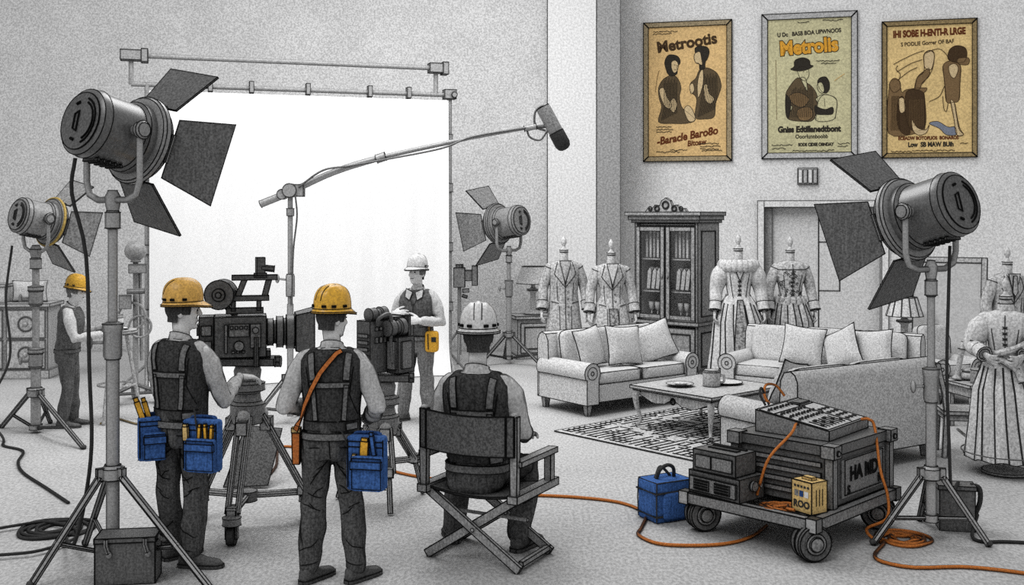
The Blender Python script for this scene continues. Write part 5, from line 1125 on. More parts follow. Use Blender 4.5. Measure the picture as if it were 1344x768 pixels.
tool(A1, 'short yellow-handled tool in the wide hip pouch, nearest its middle', .0, .2, .12, .022, 'yell', R(4))
tool(A1, 'yellow-handled tool in the wide hip pouch, second from its outer edge', .05, .2, .125, .022, 'yell', R(-4))
tool(A1, 'yellow-handled tool at the outer edge of the wide hip pouch', .085, .2, .12, .022, 'yell', R(3))
tool(A1, 'small pale tag tool clipped to the inner edge of the wide hip pouch', -.085, .2, .12, .035, 'tanbox', R(-3), -.055)
tool(A2, 'long yellow folding rule in the narrow hip pouch, outer one', -.05, .25, .19, .034, 'yell', R(-18), -.02)
tool(A2, 'long yellow folding rule in the narrow hip pouch, inner one', -.01, .25, .18, .03, 'yell', R(-16), -.0)
tool(B1, 'pair of yellow grips in the pouch below the orange strap wearer, wider one', -.005, .2, .14, .05, 'yell', R(3))
tool(B1, 'blue-handled tool at the outer edge of the pouch on the orange strap wearer', .06, .22, .16, .025, 'blue', R(-8))
tool(B1, 'pale-headed tool at the inner edge of the pouch on the orange strap wearer', -.07, .13, .11, .03, 'tanbox', R(6), -.06)
# thin antenna rods at the waist
for nm, (x, y, z), lb in (('A', (A1.location.x - .02, A1.location.y + .05, A1.location.z + .28), 'thin black rod antenna rising from the waist next to the wide blue pouch'), ('B', (B1.location.x - .12, B1.location.y + .05, B1.location.z + .28), 'thin black rod antenna at the waist of the orange strap wearer')):
    p = MB(); p.tube([(0, -.06, 0), (-.09, -.08, .22)] if nm == 'B' else [(0, -.09, -.05), (-.03, -.09, .18)], .006, 6); o = build(p, 'rod_antenna', ['geark'], None); o.location = (x, y, z); tag(o, lb, 'antenna', 'waist antennas')
# orange shoulder strap with its sheath
pb_ = [o for o in bpy.data.objects if o.name.startswith('person') and o.location == pB]
TB = Matrix.Translation(pB) @ Matrix.Rotation(R(2), 4, 'Z') @ Matrix.Scale(.99, 4)
vb = [c for c in pb_[0].children if c.name.startswith('vest')][0]; bv = BVHTree.FromPolygons([v.co for v in vb.data.vertices], [tuple(q.vertices) for q in vb.data.polygons])
hits = project(bv, [V(x, 0, z) for x, z in ((.07, 1.44), (.04, 1.425), (.0, 1.385), (-.05, 1.32), (-.1, 1.22), (-.14, 1.12), (-.17, 1.02), (-.183, .95))], V(0, 1, 0), .013)
t = thing('shoulder_strap', 'orange leather strap with a sheath worn across a dark vest', 'strap', pB, R(2), None, .99)
hits = [h for h in hits if h[0].z > 1.0] + [(V(-.197, -.115, .99), V(-.3, -1, 0).normalized()), (V(-.212, -.085, .955), V(-.3, -1, 0).normalized())]
p = MB(); ribbon(p, hits, .03, .007); build(p, 'strap', ['leather'], t, ink=40, ir=.0028)
p = MB(); p.box((-.215, -.05, .84), (.05, .045, .2), taper=.85); build(p, 'sheath', ['leather'], t, ink=30, ir=.0035)
p = MB(); p.box((-.215, -.05, .95), (.055, .05, .03)); build(p, 'buckle', ['tanbox'], t, ink=30, ir=.003)
# yellow handset on the far worker's hip
pq = atY(567, 447, 11.62)
t = thing('handset_pouch', 'bright yellow handset in a pouch hanging at the hip of the far worker', 'handset', (pq.x, pq.y, pq.z - .125), R(-10))
p = MB(); p.ball((0, 0, .115), (.072, .045, .115), 10, e=.35); build(p, 'body', ['yell'], t)
p = MB(); p.cyl((-.03, 0, .2), (-.035, 0, .29), .014, n=8); build(p, 'antenna', ['yell'], t, ink=40, ir=.003, inkm='inkm')
p = MB(); p.line([(-.03, -.05, .03), (-.035, -.05, .2)], .005, 0); p.box((.03, -.045, .14), (.05, .012, .05)); build(p, 'front_grip', ['inkm'], t)
# ================================================================ furniture
def pillow_mb(w_, h_, th, mi=0):
    mb = MB(); n = 14; rows = []
    for s in (-1, 1):
        for i in range(n + 1):
            for j in range(n + 1):
                u, v = -1 + 2 * i / n, -1 + 2 * j / n
                k = (1 - abs(u) ** 3.0) * (1 - abs(v) ** 3.0)
                x = w_ / 2 * u * (1 - .09 * (1 - v * v)); z = h_ / 2 * v * (1 - .09 * (1 - u * u))
                rows.append(V(x, s * th / 2 * (k ** .55) + .004 * noise.noise(V(u * 3, v * 3, s)), z))
    m = n + 1; fs = []
    for i in range(n):
        for j in range(n):
            a = i * m + j; fs.append((a, a + 1, a + m + 1, a + m)); b = m * m + a; fs.append((b, b + m, b + m + 1, b + 1))
    mb.add(rows, fs, mi)
    edge = [rows[i * m] for i in range(n)] + [rows[n * m + j] for j in range(n)] + [rows[i * m + n] for i in range(n, 0, -1)] + [rows[j] for j in range(n, 0, -1)]
    return mb, edge
def pillow(label, p, rz, tilt, roll, w_=.48, h_=.46, mat='pil', group=None):
    t = thing('throw_pillow', label, 'pillow', p, 0, group); t.rotation_euler = (tilt, roll, rz)
    mb, edge = pillow_mb(w_, h_, .17); build(mb, 'cushion', [mat], t, recalc=True)
    q = MB(); q.tube(edge, .0065, 5, closed=True); build(q, 'piping', ['ink'], t)
def cushion(mb, c, d, e=.22, n=12): mb.ball(c, (d[0] / 2, d[1] / 2, d[2] / 2), n, e=e)
def seam_box(mb, c, d, r=.006, f=.97, top=True):
    """Ink seam around the top (and front) rim of a cushion."""
    x, y, z = d[0] / 2 * f, d[1] / 2 * f, d[2] / 2 * .86
    c = Vector(c); mb.tube([c + V(-x, -y, z), c + V(x, -y, z), c + V(x, y, z), c + V(-x, y, z)], r, 5, closed=True)
def sofa(label, loc, rz, Wd, D, n, mat, H=.84, group=None, arm_h=.6, backcush=True):
    """Front along +y."""
    t = thing('sofa', label, 'sofa', loc, rz, group)
    aw = .17; iw = Wd - 2 * aw - .04
    p = MB(); p.box((0, .02, .25), (Wd - .14, D - .12, .2)); build(p, 'base', [mat], t, ink=30, ir=.005)
    for s in (-1, 1):
        # scrolled arm: profile in xz, run along y
        R_ = .115; cx = s * (Wd / 2 - R_ - .01); cz = arm_h - R_; pts = []
        for k in range(19): a = R(-35 + 250 * k / 18); pts.append((cx + s * R_ * math.cos(a), cz + R_ * math.sin(a)))
        xi, xo = s * (Wd / 2 - aw - .05), s * (Wd / 2 - .045)
        pts = [(xo, .13), (xo, cz - R_ * .6)] + pts + [(xi, .13)]
        p = MB(); p.prism(pts, -D / 2 + .06, D / 2 - .02); ao = build(p, 'arm', [mat], t, ink=42, ir=.0055, smooth=42)
        q = MB(); q.torus((cx, D / 2 - .02, cz), (0, 1, 0), R_ * .62, .005, 22, 5); q.torus((cx, D / 2 - .018, cz), (0, 1, 0), R_ * .2, .005, 12, 5); build(q, 'scroll_trim', ['inkm'], ao)
    p = MB(); pr = [(-D / 2 + .02, .13), (-D / 2 + .02, H - .1), (-D / 2 + .05, H - .04), (-D / 2 + .1, H - .01), (-D / 2 + .17, H - .03), (-D / 2 + .21, H - .1), (-D / 2 + .24, .3)]
    p.prism([(b, z) for b, z in pr], -(Wd - .12) / 2, (Wd - .12) / 2, X=Matrix.Rotation(PI / 2, 4, 'Z') @ Matrix.Diagonal((1, -1, 1, 1)))
    build(p, 'backrest', [mat], t, ink=42, ir=.0055, smooth=42)
    cw_ = iw / n
    for i in range(n):
        x = -iw / 2 + cw_ * (i + .5)
        p = MB(); c, d = (x, .1, .405), (cw_ - .006, D - .28, .17); cushion(p, c, d); so = build(p, 'seat_cushion', [mat], t)
        q = MB(); seam_box(q, c, d); X_ = cw_ / 2 - .01; q.tube([(x - X_, .1 + d[1] * .485, .335), (x + X_, .1 + d[1] * .485, .335)], .005, 5); q.tube([(x - X_, .1 + d[1] * .46, .335), (x - X_, .1 + d[1] * .46, .47)], .005, 5); q.tube([(x + X_, .1 + d[1] * .46, .335), (x + X_, .1 + d[1] * .46, .47)], .005, 5); build(q, 'piping', ['inkm'], so)
        if backcush:
            p = MB(); Xb = Matrix.Translation((x, -D / 2 + .26, .67)) @ Matrix.Rotation(R(10), 4, 'X'); p.ball((0, 0, 0), (cw_ / 2 - .004, .1, .235), 12, e=.3, X=Xb); bo = build(p, 'back_cushion', [mat], t)
            q = MB(); P_ = []
            for k in range(40):
                a = 2 * PI * k / 40; ca, sa = math.cos(a), math.sin(a); P_.append(Xb @ V((cw_ / 2 - .002) * math.copysign(abs(ca) ** .3, ca), .02, .237 * math.copysign(abs(sa) ** .3, sa)))
            q.tube(P_, .006, 5, closed=True); build(q, 'piping', ['inkm'], bo)
    for x in (-1, 1):
        for y in (-1, 1):
            p = MB(); p.loft([[V(x * (Wd / 2 - .12) + dx * k, y * (D / 2 - .1) + dy * k, z) for dx, dy in ((-1, -1), (1, -1), (1, 1), (-1, 1))] for z, k in ((0, .024), (.16, .042))]); build(p, 'leg', ['woodd'], t, ink=30, ir=.005)
    return t
def on_sofa(loc, rz, x, y, z): return Vector(loc) + Matrix.Rotation(rz, 3, 'Z') @ V(x, y, z)
L1, r1 = V(1.27, 12.8, 0), R(216.9)
sofa('two-seat pale sofa under the two dressed coats, with three throw pillows', L1, r1, 1.85, .95, 2, 'sofa', .9, 'pale rolled-arm sofas')
for x, y, rz, ro, lb in ((.52, .03, .25, .1, 'throw pillow slumped at the lamp-side arm of the two-seat sofa'), (.06, .12, -.1, -.05, 'upright square throw pillow in the middle of the two-seat sofa'), (-.5, .06, -.4, .3, 'tilted throw pillow at the armoire-side arm of the two-seat sofa')):
    pillow(lb, on_sofa(L1, r1, x, y + .05, .725), r1 + rz, R(14), ro, .5, .47, 'pil', 'pillows on the two-seat sofa')
L2, r2 = V(3.66, 12.62, 0), R(144.5)
sofa('three-seat pale sofa facing us behind the coffee table', L2, r2, 2.25, .95, 3, 'sofa', .9, 'pale rolled-arm sofas')
for x, y, rz, ro, lb in ((.16, .12, .1, -.1, 'plump square throw pillow nearest the middle seam of the three-seat sofa'), (-.3, .13, -.3, .45, 'throw pillow leaning on its corner on the three-seat sofa'), (-.62, .05, -.1, .1, 'throw pillow half hidden behind the leaning one on the three-seat sofa')):
    pillow(lb, on_sofa(L2, r2, x, y + .05, .725), r2 + rz, R(14), ro, .5, .47, 'pil', 'pillows on the three-seat sofa')
L3, r3 = V(2.93, 9.82, .022), R(32)
sofa('grey sofa with its tall back turned to us behind the equipment cart', L3, r3, 1.95, .95, 2, 'sofb', .93, 'pale rolled-arm sofas')
pillow('throw pillow peeking over the arm of the sofa turned away', on_sofa(L3, r3, -.5, .05, .72), r3 + .3, R(18), .2, .46, .44, 'pild')
L4 = V(5.0, 12.25, 0)
# rug
ra, rb_ = V(.67, -.74, 0), V(.74, .67, 0); rL = at(728, 567)
t = MB(); c0 = V(rL.x, rL.y, 0); n1, n2 = 2.1, 2.45
q = [c0, c0 + ra * n1, c0 + ra * n1 + rb_ * n2, c0 + rb_ * n2]
t.add([p + V(0, 0, .002) for p in q] + [p + V(0, 0, .012) for p in q], [(3, 2, 1, 0), (4, 5, 6, 7), (0, 1, 5, 4), (1, 2, 6, 5), (2, 3, 7, 6), (3, 0, 4, 7)])
random.seed(3)
for i in range(1, 26):
    f = i / 26; zz = V(0, 0, .0135); a = c0 + ra * n1 * f + zz; k = 0.03
    while k < .95:
        l = random.uniform(.08, .25); t.line([a + rb_ * n2 * k, a + rb_ * n2 * min(.97, k + l)], .0028, 1); k += l + random.uniform(.05, .14)
for i in range(1, 30):
    f = i / 30; a = c0 + rb_ * n2 * f + V(0, 0, .0135)
    k = 0.02
    while k < .95:
        l = random.uniform(.03, .12); t.line([a + ra * n1 * k, a + ra * n1 * min(.97, k + l)], .0025, 1); k += l + random.uniform(.08, .2)
o = build(t, 'area_rug', ['rug', 'inkl'], ink=30, ir=.006, inkm='inkm'); tag(o, 'large woven rug with broken grid lines under the coffee table', 'rug')
# coffee table
tc_ = V(2.05, 11.3, 0); tr = math.atan2(.65, .76)
t = thing('coffee_table', 'carved wooden coffee table with curved legs on the rug', 'coffee table', tc_ + V(0, 0, .026), tr)
hx, hy, th_ = .58, .55, .42
p = MB(); p.box((0, 0, th_), (2 * hx, 2 * hy, .03)); p.box((0, 0, th_ - .025), (2 * hx - .05, 2 * hy - .05, .02)); build(p, 'table_top', ['woodl'], t, ink=30, ir=.005)
for ax in range(2):
    for s in (-1, 1):
        L_ = (hx if ax == 0 else hy) - .08; pts = [(-L_, th_ - .035), (L_, th_ - .035)] + [(L_ * (1 - 2 * k / 16), th_ - .1 - .045 * abs(math.sin(2 * PI * k / 16)) * (1.3 if 5 < k < 11 else .7) + .02 * math.cos(4 * PI * k / 16)) for k in range(17)]
        p = MB(); off = (hy if ax == 0 else hx) - .07; p.prism(pts, s * off - .012, s * off + .012, X=Matrix.Rotation(0 if ax == 0 else PI / 2, 4, 'Z')); p.torus(Matrix.Rotation(0 if ax == 0 else PI / 2, 3, 'Z') @ V(0, s * (off + .014), th_ - .1), Matrix.Rotation(0 if ax == 0 else PI / 2, 3, 'Z') @ V(0, 1, 0), .03, .005, 14, 5, 1)
        build(p, 'apron', ['wood', 'inkm'], t, ink=40, ir=.004)
for x in (-1, 1):
    for y in (-1, 1):
        d = V(x, y, 0).normalized(); b = V(x * (hx - .07), y * (hy - .07), 0); P_ = catmull([b + V(0, 0, th_ - .04), b + d * .035 + V(0, 0, .33), b + d * .02 + V(0, 0, .2), b - d * .015 + V(0, 0, .08), b + d * .0 + V(0, 0, .03), b + d * .035 + V(0, 0, .012)], 4)
        p = MB(); p.tube(P_, [.045 - .028 * min(1, i / 12) + (.006 if i > 17 else 0) for i in range(len(P_))], 8); build(p, 'leg', ['wood'], t, ink=60, ir=.004)
tz = th_ + .026 + .016
def on_tab(x, y, z=0): return tc_ + Matrix.Rotation(tr, 3, 'Z') @ V(x, y, 0) + V(0, 0, tz + z)
t = thing('dish', 'shallow round dish with a folded napkin on the coffee table', 'dish', on_tab(-.25, .14)); p = MB(); p.lathe([(.06, .002), (.07, .004), (.14, .028), (.145, .03), (.13, .03), (.06, .012)], 24); build(p, 'bowl', ['woodl'], t, ink=40, ir=.004, inkm='inkm'); p = MB(); p.ball((.01, 0, .03), (.07, .045, .02), 7); build(p, 'napkin', ['pil'], t)
t = thing('mug', 'round lidded mug standing on the coffee table', 'mug', on_tab(.0, -.08)); p = MB(); p.lathe([(.085, .002), (.092, .012), (.092, .15), (.082, .155)], 24); build(p, 'cup', ['wood'], t, ink=40, ir=.004); p = MB(); p.lathe([(.08, .155), (.08, .172), (.001, .176)], 22); build(p, 'lid', ['wood'], t, ink=40, ir=.004); p = MB(); p.tube(catmull([(.09, 0, .12), (.13, 0, .12), (.13, 0, .05), (.09, 0, .04)], 5), .013, 7); build(p, 'handle', ['wood'], t, ink=70)
t = thing('saucer', 'flat pale saucer beside the mug on the coffee table', 'saucer', on_tab(.25, -.08)); p = MB(); p.lathe([(.09, .002), (.12, .01), (.17, .02), (.17, .024), (.12, .016)], 26); build(p, 'plate', ['sofa'], t, ink=40, ir=.004, inkm='inkm')
# side cabinet and lamp
sb = at(698, 474)
t = thing('side_cabinet', 'small square cabinet with a panelled door under the table lamp, by the two-seat sofa', 'cabinet', (sb.x, 17.05, 0), R(14))
p = MB(); p.box((0, 0, .32), (.56, .44, .6)); build(p, 'carcass', ['wood'], t, ink=30, ir=.007, inkm='inkm')
p = MB(); p.box((0, 0, .65), (.64, .5, .05)); build(p, 'top', ['wood'], t, ink=30, ir=.007, inkm='inkm')
p = MB(); p.box((0, 0, .03), (.6, .46, .06)); build(p, 'plinth', ['wood'], t, ink=30, ir=.006, inkm='inkm')
p = MB(); p.box((0, -.235, .33), (.46, .02, .46)); p.line([(-.17, -.248, .16), (.17, -.248, .16), (.17, -.248, .5), (-.17, -.248, .5)], .007, 1, closed=True); dr = build(p, 'door', ['woodl', 'inkm'], t, ink=30, ir=.006, inkm='inkm')
p = MB(); p.ball((.2, -.26, .33), .018, 6); build(p, 'knob', ['woodd'], dr)
def table_lamp(label, loc, zs, r, hsh, stem):
    t = thing('table_lamp', label, 'lamp', loc, 0, 'table lamps')
    p = MB(); p.lathe([(.15, 0), (.15, .02), (.08, .05), (.05, .08), (.045, stem * .75), (.06, stem * .8), (.1, stem * .86), (.1, stem * .9), (.04, stem * .95), (.03, zs)], 18); build(p, 'base', ['wood'], t, ink=45, ir=.006, inkm='inkm')
    p = MB(); p.lathe([(r, zs), (r * .68, zs + hsh), (r * .66, zs + hsh), (r * .98, zs)], 24, cap=False)
    for k in range(12 if hsh < .25 else 0): a = 2 * PI * k / 12; p.line([(r * 1.005 * math.cos(a), r * 1.005 * math.sin(a), zs), (r * .685 * math.cos(a), r * .685 * math.sin(a), zs + hsh)], .003, 1)
    build(p, 'lamp_shade', ['shade', 'inks'], t, ink=40, ir=.006, inkm='inkm')
table_lamp('table lamp with conical shade on the small square cabinet by the wall', (sb.x + .03, 17.05, .677), .5, .27, .27, .45)
# armoire
ac = V((888 - CX) * 15.3 / F_PX, 15.3, 0); ar = R(-39)
t = thing('armoire', 'tall carved wooden armoire with glazed doors against the wall', 'armoire', ac, ar)
aw_, ad_, ah = 1.02, .6, 2.16                                     # front along -y
y0 = -ad_ / 2
for x in (-1, 1): p = MB(); p.box((x * (aw_ / 2 - .02), 0, ah / 2), (.04, ad_, ah)); p.line([(x * (aw_ / 2 + .002), y0 + .1, .85), (x * (aw_ / 2 + .002), -y0 - .1, .85), (x * (aw_ / 2 + .002), -y0 - .1, ah - .12), (x * (aw_ / 2 + .002), y0 + .1, ah - .12)], .006, 1, closed=True); p.line([(x * (aw_ / 2 + .002), y0 + .1, .15), (x * (aw_ / 2 + .002), -y0 - .1, .15), (x * (aw_ / 2 + .002), -y0 - .1, .62), (x * (aw_ / 2 + .002), y0 + .1, .62)], .006, 1, closed=True); build(p, 'side_panel', ['woodd', 'inkm'], t, ink=30, ir=.007, inkm='inkm')
p = MB(); p.box((0, -y0 - .015, ah / 2), (aw_ - .08, .03, ah)); build(p, 'back_panel', ['white'], t)
for z in (.1, .72, 1.18, 1.64, ah - .03): p = MB(); p.box((0, .02 if z > .8 else 0, z), (aw_ - .08, ad_ - (.1 if z > .8 else .02), .03)); build(p, 'shelf', ['woodl'], t, ink=30, ir=.005, inkm='inkm')
p = MB()
for z, o_, h in ((ah + .02, .05, .04), (ah + .07, .09, .06), (ah + .125, .13, .05)): p.box((0, -o_ / 2 + .02, z), (aw_ + o_ * 1.6, ad_ + o_, h))
build(p, 'cornice', ['woodd'], t, ink=30, ir=.006, inkm='inkm')
p = MB(); z = ah + .15; pts = [(-.34, z), (-.3, z + .05), (-.22, z + .05), (-.18, z + .1), (-.1, z + .09), (-.07, z + .16), (0, z + .2), (.07, z + .16), (.1, z + .09), (.18, z + .1), (.22, z + .05), (.3, z + .05), (.34, z)]; p.prism(pts, y0, y0 + .05)
for x, r_ in ((0, .05), (-.14, .035), (.14, .035), (-.25, .025), (.25, .025)): p.torus((x, y0 - .01, z + .05 + (.05 if x == 0 else 0)), (0, 1, 0), r_, .006, 14, 5, 1)
build(p, 'crest', ['wood', 'inkm'], t, ink=30, ir=.006, inkm='inkm')
p = MB(); p.box((0, -.01, .75), (aw_ + .06, ad_ + .05, .05)); build(p, 'waist_moulding', ['woodd'], t, ink=30, ir=.006, inkm='inkm')
p = MB(); p.box((0, -.01, .05), (aw_ + .06, ad_ + .05, .1)); build(p, 'plinth', ['woodd'], t, ink=30, ir=.006, inkm='inkm')
for s in (-1, 1):
    dx = s * (aw_ / 4 - .01); dw, z0_, z1_ = aw_ / 2 - .05, .8, ah - .06; fw_ = .06
    p = MB(); i0, i1 = (dx - dw / 2, dx + dw / 2), (z0_, z1_)
    p.box((i0[0] + fw_ / 2, y0 - .01, (z0_ + z1_) / 2), (fw_, .03, z1_ - z0_)); p.box((i0[1] - fw_ / 2, y0 - .01, (z0_ + z1_) / 2), (fw_, .03, z1_ - z0_)); p.box((dx, y0 - .01, z0_ + fw_ / 2), (dw - 2 * fw_, .03, fw_)); p.box((dx, y0 - .01, z1_ - fw_ / 2), (dw - 2 * fw_, .03, fw_))
    do = build(p, 'door', ['woodd'], t, ink=30, ir=.006, inkm='inkm')
    p = MB(); p.add([(i0[0] + fw_, y0 - .008, z0_ + fw_), (i0[1] - fw_, y0 - .008, z0_ + fw_), (i0[1] - fw_, y0 - .008, z1_ - fw_), (i0[0] + fw_, y0 - .008, z1_ - fw_)], [(0, 1, 2, 3)]); build(p, 'glass_pane', ['glass'], do, recalc=False)
    p = MB(); p.ball((dx - s * (dw / 2 - .03), y0 - .04, 1.4), (.014, .014, .03), 6); build(p, 'knob', ['steelb'], do)
    p = MB(); p.box((dx, y0 - .01, .41), (dw, .03, .54)); p.line([(dx - dw / 2 + .07, y0 - .028, .22), (dx + dw / 2 - .07, y0 - .028, .22), (dx + dw / 2 - .07, y0 - .028, .6), (dx - dw / 2 + .07, y0 - .028, .6)], .007, 1, closed=True); do = build(p, 'door', ['woodd', 'inkm'], t, ink=30, ir=.006, inkm='inkm')
    p = MB(); p.ball((dx - s * (dw / 2 - .03), y0 - .04, .42), .016, 6); build(p, 'knob', ['steelb'], do)
def in_arm(x, y, z): return ac + Matrix.Rotation(ar, 3, 'Z') @ V(x, y, 0) + V(0, 0, z)
ordn = ['first', 'second', 'third', 'fourth', 'fifth', 'sixth', 'seventh', 'eighth', 'ninth', 'tenth', 'eleventh']
random.seed(5)
for s, side in ((-1, 'lamp-side'), (1, 'door-side')):
    for i in range(5):
        x = s * .24 - .13 + .06 * i; h = .34 + .03 * ((i * 3) % 4)
        t = thing('book', f'upright book on the top armoire shelf, {ordn[i]} behind the {side} glass door', 'book', in_arm(x, -.1, 1.657), ar, 'books on the top armoire shelf')
        p = MB(); p.box((0, 0, h / 2), (.045, .2, h)); build(p, 'cover', [['woodl', 'sofa', 'wood', 'ml'][i % 4]], t, ink=30, ir=.005, inkm='inkm'); p = MB(); p.box((0, -.103, h * .75), (.046, .008, .03)); build(p, 'spine_band', ['woodd'], t)
    for i in range(4):
        x = s * .24 - .11 + .075 * i
        t = thing('folder', f'pale slanting folder on the middle armoire shelf, {ordn[i]} behind the {side} glass door', 'folder', in_arm(x, -.1, 1.197), ar, 'folders on the middle armoire shelf'); t.rotation_euler = (0, R([5, 7, 6, 8][i]), ar)
        p = MB(); p.prism([(-.03, 0.01), (.03, 0.01), (.034, .28), (.0, .33), (-.034, .27)], -.1, .1); build(p, 'sleeve', ['ml'], t, ink=30, ir=.005, inkm='inkm')
    for i in range(3):
        x = s * .24 - .1 + .1 * i
        t = thing('goblet', f'small stemmed goblet on the bottom armoire shelf, {ordn[i]} behind the {side} glass door', 'goblet', in_arm(x, -.12, .737 + .04), ar, 'goblets on the bottom armoire shelf')
        p = MB(); p.lathe([(.035, .0), (.03, .01), (.008, .03), (.008, .12), (.03, .14), (.042, .2), (.04, .25), (.036, .25)], 14); build(p, 'cup', ['ml'], t, ink=40, ir=.004, inkm='inkm')

# ---------------------------------------------------------------- costume mannequins
def mannequin(label, loc, rz, sc, kind):
    t = thing('dress_form', label, 'mannequin', loc, rz, 'costumed dress forms', sc)      # front along -y
    p = MB(); p.lathe([(.02, 0), (.2, .01), (.2, .03), (.05, .05), (.025, .08), (.025, .9)], 16); build(p, 'stand', ['woodd'], t, ink=45, ir=.005, inkm='inkm')
    X = Matrix.Translation((0, 0, .95)) @ Matrix.Rotation(PI, 4, 'Z')
    p = MB(); p.tube([(0, .01, 1.43), (0, .0, 1.48), (0, -.005, 1.56)], [.075, .05, .05], 14); p.lathe([(.05, 1.56), (.054, 1.575), (.054, 1.585), (.025, 1.605), (.016, 1.63), (.034, 1.67), (.03, 1.71), (.012, 1.745), (.001, 1.755)], 14); build(p, 'neck_block', ['mh'], t, ink=45, ir=.005, inkm='inkm')
    main = {'coat': 'mc', 'frock': 'md', 'gown': 'ml', 'lace': 'mm', 'suit': 'md', 'dress': 'ml'}[kind]
    fem = kind in ('frock', 'gown', 'lace', 'dress')
    prof = [(1.46, .09, .075), (1.43, .165, .095), (1.38, .2, .115), (1.28, .185, .125)]
    prof += [(1.17, .142, .105), (1.07, .13, .1)] if fem else [(1.17, .175, .12), (1.07, .17, .115)]
    up = [ell((0, 0, z), w_, d_, 24) for z, w_, d_ in prof]
    if kind in ('gown', 'lace', 'dress'):
        p = MB(); p.loft(up + [ell((0, 0, .98), .16, .125, 24)]); bo = build(p, 'bodice', [main], t, smooth=60)
        low = [(1.04, .14, .105), (.95, .2, .16), (.75, .27, .22), (.45, .3, .26), (.14, .34, .3)]
        n = 96; rings = []
        for z, w_, d_ in low:
            k = .018 * min(1, (1.05 - z) * 3); rings.append([V((w_ + k * math.sin(11 * 2 * PI * j / n + z)) * math.cos(2 * PI * j / n), (d_ + k * math.sin(11 * 2 * PI * j / n + z)) * math.sin(2 * PI * j / n), z + .012 * math.sin(11 * 2 * PI * j / n)) for j in range(n)])
        p = MB(); p.loft(rings)
        for j in range(0, n, 5): p.line([rings[i][(j + i) % n] * 1.0 + V(0, 0, 0) for i in range(1, 5)], .0035, 1)
        sk = build(p, 'skirt', [main, 'inks'], t, ink=50, ir=.005, inkm='inkm', smooth=60)
        if kind == 'gown':
            p = MB(); p.loft([[V(-w_, -d_, z), V(w_, -d_, z), V(w_, -d_ + .02, z), V(-w_, -d_ + .02, z)] for z, w_, d_ in ((1.0, .03, .155), (.75, .06, .245), (.45, .08, .285), (.16, .1, .325))]); build(p, 'front_panel', ['lace'], sk, ink=30, ir=.005, inkm='inkm')
        if kind == 'lace':
            p = MB()
            for j in range(9): a = PI + PI * j / 8; p.ball((.17 * math.cos(a), .14 * math.sin(a), .97), (.035, .025, .075), 7)
            build(p, 'peplum', ['mm'], t, smooth=60)
        if kind == 'dress':
            p = MB(); p.lathe([(.148, 1.03), (.155, 1.04), (.155, 1.1), (.146, 1.11)], 20); p.tube(catmull([(-.1, -.12, 1.07), (-.02, -.17, 1.1), (.1, -.14, 1.14), (.2, -.1, 1.2)], 5), .03, 8); p.tube(catmull([(-.1, -.12, 1.06), (.0, -.17, 1.02), (.1, -.19, .95), (.14, -.22, .85)], 5), .025, 8); build(p, 'sash', ['mm'], t, ink=60, ir=.004, inkm='inkm')
            for i in range(3):
                p = MB(); z = .3 - .0 * i; p.torus((0, 0, .2), (0, 0, 1), .37, .006, 40, 5); 
            build(p, 'hem_line', ['inks'], sk)
    else:
        lo = [(.98, .18, .125), (.8, .2, .15), (.5, .24, .19), (.32, .26, .21)] if kind != 'frock' else [(.98, .18, .14), (.8, .22, .18), (.5, .26, .22), (.2, .29, .26)]
        p = MB(); p.loft(up + [ell((0, 0, z), w_, d_, 24) for z, w_, d_ in lo]); bo = build(p, 'coat', [main], t, ink=60, ir=.006, inkm='inkm', smooth=60)
        sk = bo
        if kind == 'suit':
            for s in (-1, 1): p = MB(); p.tube([(s * .1, 0, .4), (s * .1, 0, .05)], [.085, .075], 12); build(p, 'trouser_leg', ['mc'], t, ink=60, ir=.005, inkm='inkm')
    # sleeves with hands
    for s in (-1, 1):
        a, b, c = V(s * .165, 0, 1.365), V(s * .25, .01, 1.12), V(s * .275, -.07, .88)
        if kind == 'dress': b, c = V(s * .27, -.04, 1.14), V(s * .16, -.2, 1.08)
        puff = kind in ('gown', 'dress')
        p = MB(); P_ = catmull([a, a.lerp(b, .5) + V(s * .01, 0, 0), b, b.lerp(c, .5), c], 4)
        rr = [.072 * (1 - .3 * (i / 16)) for i in range(17)]
        if puff: rr = [.08, .095, .105, .108, .105, .1, .092, .085, .08, .076, .074, .072, .07, .066, .06, .056, .052]
        p.tube(P_, rr, 12); p.ball(a, rr[0] * .98, 7); sl = build(p, 'sleeve', [main], t, ink=70, ir=.005, inkm='inkm', smooth=60)
        p = MB(); d = (c - b).normalized(); p.cyl(c - d * .1, c + d * .0, .066, .07, 14); build(p, 'cuff', [main if kind != 'lace' else 'mh'], sl, ink=40, ir=.005, inkm='inkm')
        p = MB(); hand(p, c + d * .02, d, V(-s, 0, 0), s, .7); build(remesh(p, .008, 2), 'hand', ['mh'], t, smooth=180)
    # trims drawn on the front
    p = MB(); bvh = bvh_of(bo.data)
    def fr(pts, mi=0, r=.0045, mm=p):
        h = project(bvh, pts, V(0, 1, 0), .003)
        if len(h) > 1: mm.tube([q[0] for q in h], r, 4, mi)
    if kind in ('coat', 'frock', 'suit'):
        fr(seg((0.0, 0, 1.2), (0, 0, .36), 14)); fr(seg((-.09, 0, 1.44), (-.13, 0, 1.3), 6) + seg((-.13, 0, 1.3), (0, 0, 1.14), 6)); fr(seg((.09, 0, 1.44), (.13, 0, 1.3), 6) + seg((.13, 0, 1.3), (0, 0, 1.14), 6)); fr(seg((-.06, 0, 1.45), (0, 0, 1.16), 8)); fr(seg((.06, 0, 1.45), (0, 0, 1.16), 8))
        for s in (-1, 1): fr(seg((s * .08, 0, .95), (s * .16, 0, .97), 6)); fr(seg((s * .07, 0, .92), (s * .07, 0, .36), 8), r=.0035); fr(seg((s * .1, 0, 1.2), (s * .09, 0, .98), 6), r=.0035)
